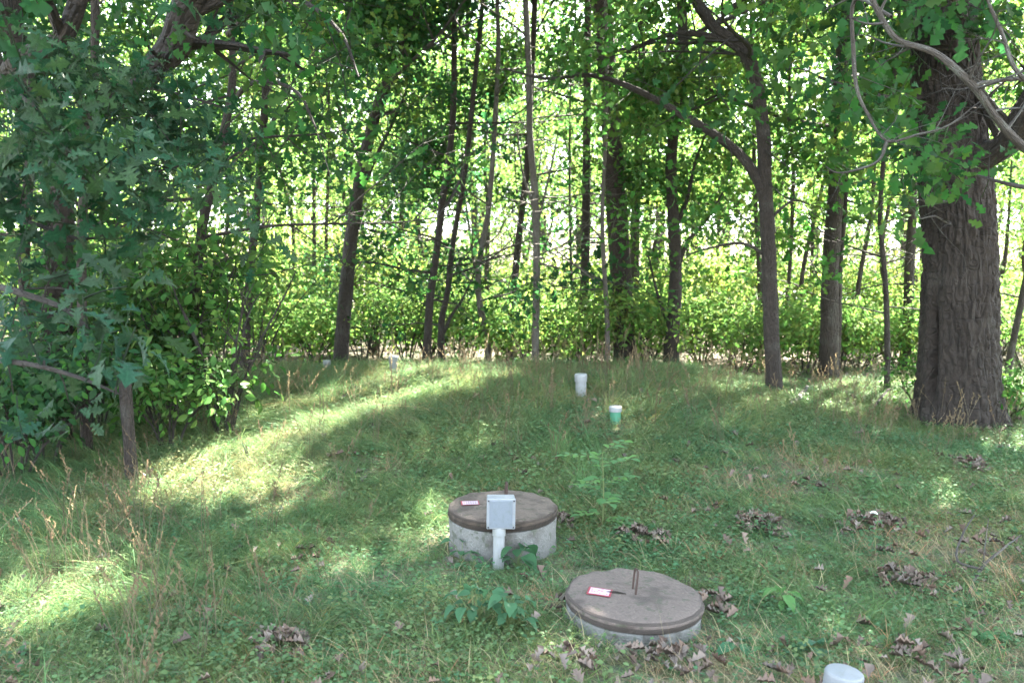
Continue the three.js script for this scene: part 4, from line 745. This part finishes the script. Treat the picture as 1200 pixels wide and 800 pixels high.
turf('matted_straw', 'matted dead grass and straw lying between the green blades', [P(22, 0.28, thatchSrc, { min: 0.5, max: 1.2, lean: 0.4 })], M.dry, 0.3, 16, (x, z, r) => {
  if (blocked(x, z) || inDisc(x, z, R1, 0.42) || inDisc(x, z, R2, 0.42) || z < -11.8) return null;
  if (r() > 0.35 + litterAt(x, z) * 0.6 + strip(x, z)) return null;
  const c = mix3(gStraw, gRed, 0.3 + 0.6 * r()), g = 0.45 + 0.3 * r(); return { set: 0, s: 0.8 + 0.5 * r(), c: c.map((v) => v * g) };
}, -11.8);
turf('tall_grass', 'long arching grass in tussocks on the mound and the left of the meadow', [P(11, 0.2, longSrc, { min: 0.5, max: 1.15, lean: 0.6, comb: 1.3 })], M.grass, 0.2, 12, (x, z, r) => {
  if (inDisc(x, z, R1, 0.62) || inDisc(x, z, R2, 0.62) || z < -11.5 || nearPipe(x, z)) return null;
  const m = mound(x, z), w = clamp(m * 1.1 + smooth(0.0, -1.6, x) * 0.5 + 0.8 * noise(x * 0.8, 31, z * 0.8) - 0.05 + smooth(-5.5, -7, z) * 0.3 - smooth(-4.4, -3, z) * smooth(-0.5, 0.5, x) * 0.4, 0, 1);
  if (r() > w) return null;
  const c = mix3(mix3(gGreen, gDeep, r()), r() < 0.35 ? gRed : gYel, r() * 0.6 * (0.4 + m)), g = 0.8 + 0.4 * r();
  return { set: 0, s: (0.6 + 0.45 * r()) * (1 - 0.35 * smooth(1.5, 3, x)), c: c.map((v) => v * g), yaw: 5 * noise(x * 0.6, 51, z * 0.6) + 1.2 * (r() - 0.5) };
});
scatter('seed_grass', 'thin reddish seed stalks standing in the grass of the mound', 'grass', [seedStalk(7, 4, 0.42), seedStalk(8, 5, 0.36)], M.grass, 450, 13, (x, z, r) => {
  if (inDisc(x, z, R1, 0.6) || inDisc(x, z, R2, 0.6) || z > -3 || z < -11 || nearPipe(x, z)) return null;
  if (r() > clamp(mound(x, z) + smooth(-0.6, -2, x) * 0.35 * smooth(-7.5, -5, z))) return null;
  const c = mix3(gStraw, gRed, r()); return { s: 0.6 + 0.6 * r(), c: c.map((v) => v * 0.6), lean: 0.5 };
});
scatter('dry_grass', 'straw coloured dead grass blades lying among the green', 'grass', [tuft(9, 7, 0.19, 0.0016, 1.15, 0.9), tuft(10, 6, 0.24, 0.0014, 1.2, 1.0)], M.dry, 3600, 14, (x, z, r) => {
  if (blocked(x, z) || z < -11.5) return null;
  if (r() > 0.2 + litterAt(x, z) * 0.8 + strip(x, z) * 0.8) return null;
  const c = mix3(gStraw, gRed, r() * 0.5), g = 0.55 + 0.5 * r(); return { s: 0.5 + 0.6 * r(), c: c.map((v) => v * g), lean: 0.9 };
});
scatter('ground_cover', 'small leafy weeds and clover low in the grass', 'weeds', [rosette(15, 9, 0.022, W.broad), rosette(16, 8, 0.032, W.oval), rosette(17, 11, 0.018, W.broad)], M.thin, 5000, 15, (x, z, r) => {
  if (blocked(x, z)) return null;
  if (z < -11 ? r() < 0.3 : r() > clamp(0.4 + 0.9 * noise(x * 1.1, 41, z * 1.1))) return null;
  const c = mix3(mix3(gGreen, gDeep, r()), gYel, r() * r()), g = 0.8 + 0.5 * r(); return { s: 0.55 + 0.6 * r(), c: c.map((v) => v * g), lean: 0.6, up: 0.01 + 0.04 * r() };
});
// ------------------------------------------------------------ fallen leaves
function deadLeaf(seed) { const r = rngOf(seed), b = new MB(); leaf(b, V(-0.06, 0.01, 0), V(1, 0.05, 0), V(0.1, 1, 0.2), 0.12, W.oakMid, 0.9 + 0.7 * r(), 0.9 * (r() - 0.4), [1, 1, 1]); return b.geo(true); }
const DL = [deadLeaf(1), deadLeaf(2), deadLeaf(3), deadLeaf(4)];
const brown = (r) => { const t = r(), g = 0.6 + 0.7 * r(); return mix3(mix3([0.12, 0.07, 0.045], [0.2, 0.165, 0.14], r()), [0.045, 0.03, 0.024], t * 0.6).map((v) => v * g); };
scatter('fallen_leaves', 'scattered brown oak leaves under the trees and through the grass', 'leaves', DL, M.dry, 3800, 21, (x, z, r) => {
  if (blocked(x, z)) return null;
  const w = clamp(litterAt(x, z) * 0.35 + 0.02 + smooth(-10.8, -12, z) * 0.9 + smooth(3, 4.5, x) * 0.3 * smooth(-5, -8, z)); if (r() > w) return null;
  return { s: 0.3 + 0.35 * r(), c: brown(r), lean: 1.2, up: 0.015 + 0.03 * r() };
});
function pile(label, px, py, rx, rz, n, seed) {
  const r = rngOf(seed), o = onGround(px, py), t = thing('leaf_pile', label, 'leaves', o, 'drifts of dead leaves in the grass'), lists = DL.map(() => []);
  t.userData.kind = 'stuff';
  for (let k = 0; k < n; k++) { const a = r() * 6.28, d = Math.pow(r(), 0.75) * (r() < 0.15 ? 1.6 : 1), x = o.x + Math.cos(a) * d * rx, z = o.z + Math.sin(a) * d * rz; const q = new THREE.Quaternion().setFromEuler(new THREE.Euler((r() - 0.5) * 0.8, r() * 6.28, (r() - 0.5) * 0.8)); lists[k % 4].push({ p: V(x, groundY(x, z) + 0.015 + 0.035 * (1 - d) + 0.03 * r(), z), q, s: 0.26 + 0.3 * r(), c: brown(r) }); }
  lists.forEach((l, k) => instanced('leaves', DL[k], M.dry, l, t, o));
}
pile('drift of pale dead leaves right of the feathery seedling', 889, 620, 0.15, 0.17, 70, 31);
pile('larger drift of curled dead leaves under the white flower stalk', 1027, 620, 0.2, 0.17, 90, 32);
pile('loose dead leaves before the grey forked twig', 1065, 692, 0.14, 0.2, 60, 33);
pile('dark curled leaves in the grass near the bottom left of the picture', 332, 765, 0.12, 0.16, 60, 34);
pile('brown leaves between the two concrete risers', 752, 638, 0.17, 0.17, 70, 35);
pile('dead leaves near the right edge below the big oak', 1135, 550, 0.12, 0.22, 50, 36);
pile('reddish leaves below the low riser at the bottom edge', 785, 785, 0.22, 0.13, 60, 37);
pile('leaves and dry stalks left of the low riser at the bottom edge', 660, 785, 0.14, 0.1, 26, 38);
pile('small drift of leaves right of the low riser', 840, 716, 0.08, 0.12, 30, 39);
pile('dry leaves at the bottom right beside the pipe cap', 1060, 780, 0.2, 0.14, 34, 40);
pile('leaves at the right side of the taller riser', 660, 618, 0.06, 0.12, 26, 42);
// ------------------------------------------------------------ single plants
function plant(name, label, foot, build) { const t = thing(name, label, 'plant', foot); build(t); return shade(t); }
const stemMat = new THREE.MeshStandardMaterial({ color: new THREE.Color(0.09, 0.12, 0.04), roughness: 0.8 }); stemMat.name = 'green stem';
const oneLeaf = (L, w, fold, droop, tint) => { const b = new MB(); leaf(b, V(), V(1, 0, 0), V(0, 1, 0), L, w, fold, droop, tint); return b.geo(true); };
function leafOn(t, geo, p, az, el, roll = 0, mat = M.leaf) { const m = part('leaf', geo, mat, t); m.position.copy(p); m.rotation.set(0, 0, 0); m.quaternion.setFromEuler(new THREE.Euler(roll, -az, el, 'YZX')); return m; }
plant('ash_seedling', 'feathery green seedling with paired leaflets behind the risers', (() => { const p = at(706, 600, 5.35); p.y = groundY(p.x, p.z); return p; })(), (t) => {
  const r = rngOf(61), g1 = oneLeaf(0.075, W.oval, 0.2, 0.2, [0.12, 0.265, 0.1]), g2 = oneLeaf(0.065, W.oval, 0.3, 0.1, [0.15, 0.3, 0.09]);
  const H = 0.47;
  part('stem', new MB().tube([V(0, -0.03, 0), V(0.005, H * 0.5, 0), V(-0.005, H, 0)], [0.005, 0.004, 0.002], { sides: 5, seg: 4 }).geo(), stemMat, t);
  for (let k = 0; k < 11; k++) {
    const h = H * (0.12 + 0.88 * k / 10), az = k * 2.4 + 0.4, len = 0.13 + 0.1 * (k / 10) * (0.6 + 0.5 * r()), el = 0.15 + 0.75 * r() * (k / 10);
    const d = V(Math.cos(az) * Math.cos(el), Math.sin(el), Math.sin(az) * Math.cos(el)), o = V(0, h, 0), e = o.clone().addScaledVector(d, len).add(V(0, -0.02, 0));
    part('leaf_stalk', new MB().tube([o, o.clone().lerp(e, 0.5).add(V(0, 0.012, 0)), e], [0.002, 0.001], { sides: 3, seg: 2, rough: 0, cap: false }).geo(), stemMat, t);
    for (let j = 1; j <= 4; j++) { const q = o.clone().lerp(e, j / 4.3).add(V(0, 0.008, 0)); for (const s of [-1, 1]) leafOn(t, r() < 0.5 ? g1 : g2, q, az + s * (1.0 + 0.2 * r()), 0.15 + 0.25 * (r() - 0.4), (r() - 0.5) * 0.6, M.thin); }
    leafOn(t, g1, e, az, 0.1, 0, M.thin);
  }
});
function weed(label, px, py, d, n, H, L, seed, tint, widths = W.broad, name = 'broadleaf_weed') {
  const p = at(px, py, d); p.y = groundY(p.x, p.z);
  return plant(name, label, p, (t) => {
    const r = rngOf(seed), gs = [0, 1, 2].map((k) => oneLeaf(L * (0.8 + 0.25 * k), widths, 0.15 + 0.15 * k, 0.25 + 0.15 * k, tint.map((v) => v * (0.85 + 0.15 * k))));
    for (let k = 0; k < n; k++) { const a = k * 2.4 + r(), h = H * (0.35 + 0.65 * r()), o = V(Math.cos(a) * H * 0.55 * r(), h, Math.sin(a) * H * 0.55 * r()); part('leaf_stalk', new MB().tube([V(0, -0.02, 0), V(o.x * 0.4, h * 0.6, o.z * 0.4), o], [0.0022, 0.0014], { sides: 3, seg: 2, rough: 0, cap: false }).geo(), stemMat, t); leafOn(t, gs[k % 3], o, a, 0.25 - 0.5 * r(), (r() - 0.5) * 0.7); }
  });
}
const teal = [0.05, 0.125, 0.06];
weed('dark blackberry leaves at the right of the conduit', 606, 655, 4.62, 9, 0.17, 0.085, 71, [0.04, 0.105, 0.045]);
weed('five fingered leaf left of the taller riser', 541, 640, 4.75, 7, 0.13, 0.065, 72, [0.06, 0.145, 0.065]);
weed('small leaf pair left of the conduit', 552, 655, 4.62, 5, 0.09, 0.06, 73, [0.06, 0.145, 0.065]);
weed('patch of blue green leaves, left half, in front of the risers', 556, 735, 3.85, 24, 0.17, 0.06, 74, teal);
weed('patch of blue green leaves, right half, in front of the risers', 597, 745, 3.78, 24, 0.17, 0.06, 75, teal);
weed('light green weed right of the low riser', 916, 692, 4.1, 9, 0.1, 0.08, 76, [0.085, 0.19, 0.06], W.oval);
weed('broad blue green leaves above the bottom pipe cap', 950, 742, 3.62, 5, 0.06, 0.085, 77, [0.06, 0.15, 0.085]);
weed('narrow leaves beside the low riser', 866, 742, 3.68, 4, 0.05, 0.1, 78, [0.05, 0.14, 0.07], W.oval);
weed('green leaf blade just behind the bottom pipe cap', 998, 772, 3.3, 4, 0.04, 0.09, 79, [0.05, 0.15, 0.06], W.oval);
weed('small plant at the right edge by the forked twig', 1168, 735, 3.75, 6, 0.06, 0.07, 80, [0.06, 0.15, 0.06], W.oval);
{
  const p = at(1026, 638, 4.9); p.y = groundY(p.x, p.z);
  plant('flower_stalk', 'thin stalk with a bent white flower head over the leaf drift', p, (t) => {
    part('stem', new MB().tube([V(0, -0.03, 0), V(0, 0.12, 0), V(0.005, 0.22, 0), V(-0.01, 0.245, 0), V(-0.03, 0.247, 0)], [0.003, 0.0025, 0.002], { sides: 4, seg: 4 }).geo(), stemMat, t);
    const g = oneLeaf(0.05, W.oval, 0.3, 0.3, [0.1, 0.2, 0.09]);
    for (let k = 0; k < 12; k++) leafOn(t, g, V(0, 0.02 + k * 0.016, 0), k * 2.4, 0.3, 0, M.thin);
    const w = new THREE.MeshStandardMaterial({ color: new THREE.Color(0.55, 0.6, 0.55), roughness: 0.9 }); w.name = 'white petals';
    part('flower_head', new MB().tube([V(0.004, 0.235, 0), V(-0.015, 0.247, 0), V(-0.036, 0.243, 0)], [0.004, 0.007, 0.003], { sides: 6, seg: 4, rough: 0.3 }).geo(), w, t);
  });
}

// ------------------------------------------------------------ labels of the alike things in the wood: what they show between, and how near they stand
{
  const marks = [[-1e9, 'far beyond the left edge'], [0, 'the left edge'], [66, 'the old oak'], [153, 'the broken stump'], [226, 'the twisting trunk'], [290, 'the dim trunk'], [400, 'the leaning trunk'], [510, 'the twin oaks'], [600, 'the curved trunk'], [627, 'the pale pole'], [683, 'the slender trunk'], [732, 'the pine'], [788, 'the forked trunk'], [905, 'the slim arching oak'], [972, 'the stout trunk'], [1063, 'the shaded trunk'], [1123, 'the big oak'], [1200, 'the right edge'], [1e9, '']];
  const ord = ['nearest', 'second nearest', 'third nearest', 'fourth nearest', 'fifth nearest', 'sixth nearest', 'seventh nearest', 'eighth nearest', 'ninth nearest', 'tenth nearest'];
  const kinds = { 'sunlit saplings of the understory': 'sunlit sapling', 'bright shrubs under the trees behind the mound': 'bright shrub', 'low shrubs along the back edge of the meadow': 'low bush', 'sunlit trees beyond the road': 'roadside tree', 'tall far trees closing the wood': 'tall hazy tree', 'oaks outside the picture shading the meadow': 'oak' };
  const bins = {};
  for (const o of scene.children) { const k = kinds[o.userData.group]; if (!k) continue; const px = 600 + F * o.position.x / -o.position.z; let i = 0; while (px >= marks[i + 1][0]) i++; (bins[k + '|' + i] ??= []).push(o); }
  for (const [key, list] of Object.entries(bins)) {
    const [k, i] = key.split('|'), n = +i; list.sort((a, b) => b.position.z - a.position.z);
    list.forEach((o, j) => { o.userData.label = (list.length > 1 ? ord[j] + ' ' : '') + k + (n === 0 ? ' outside the left edge of the picture' : n === marks.length - 2 ? ' outside the right edge of the picture' : ' showing between ' + marks[n][1] + ' and ' + marks[n + 1][1]); });
  }
}
renderer.render(scene, camera);
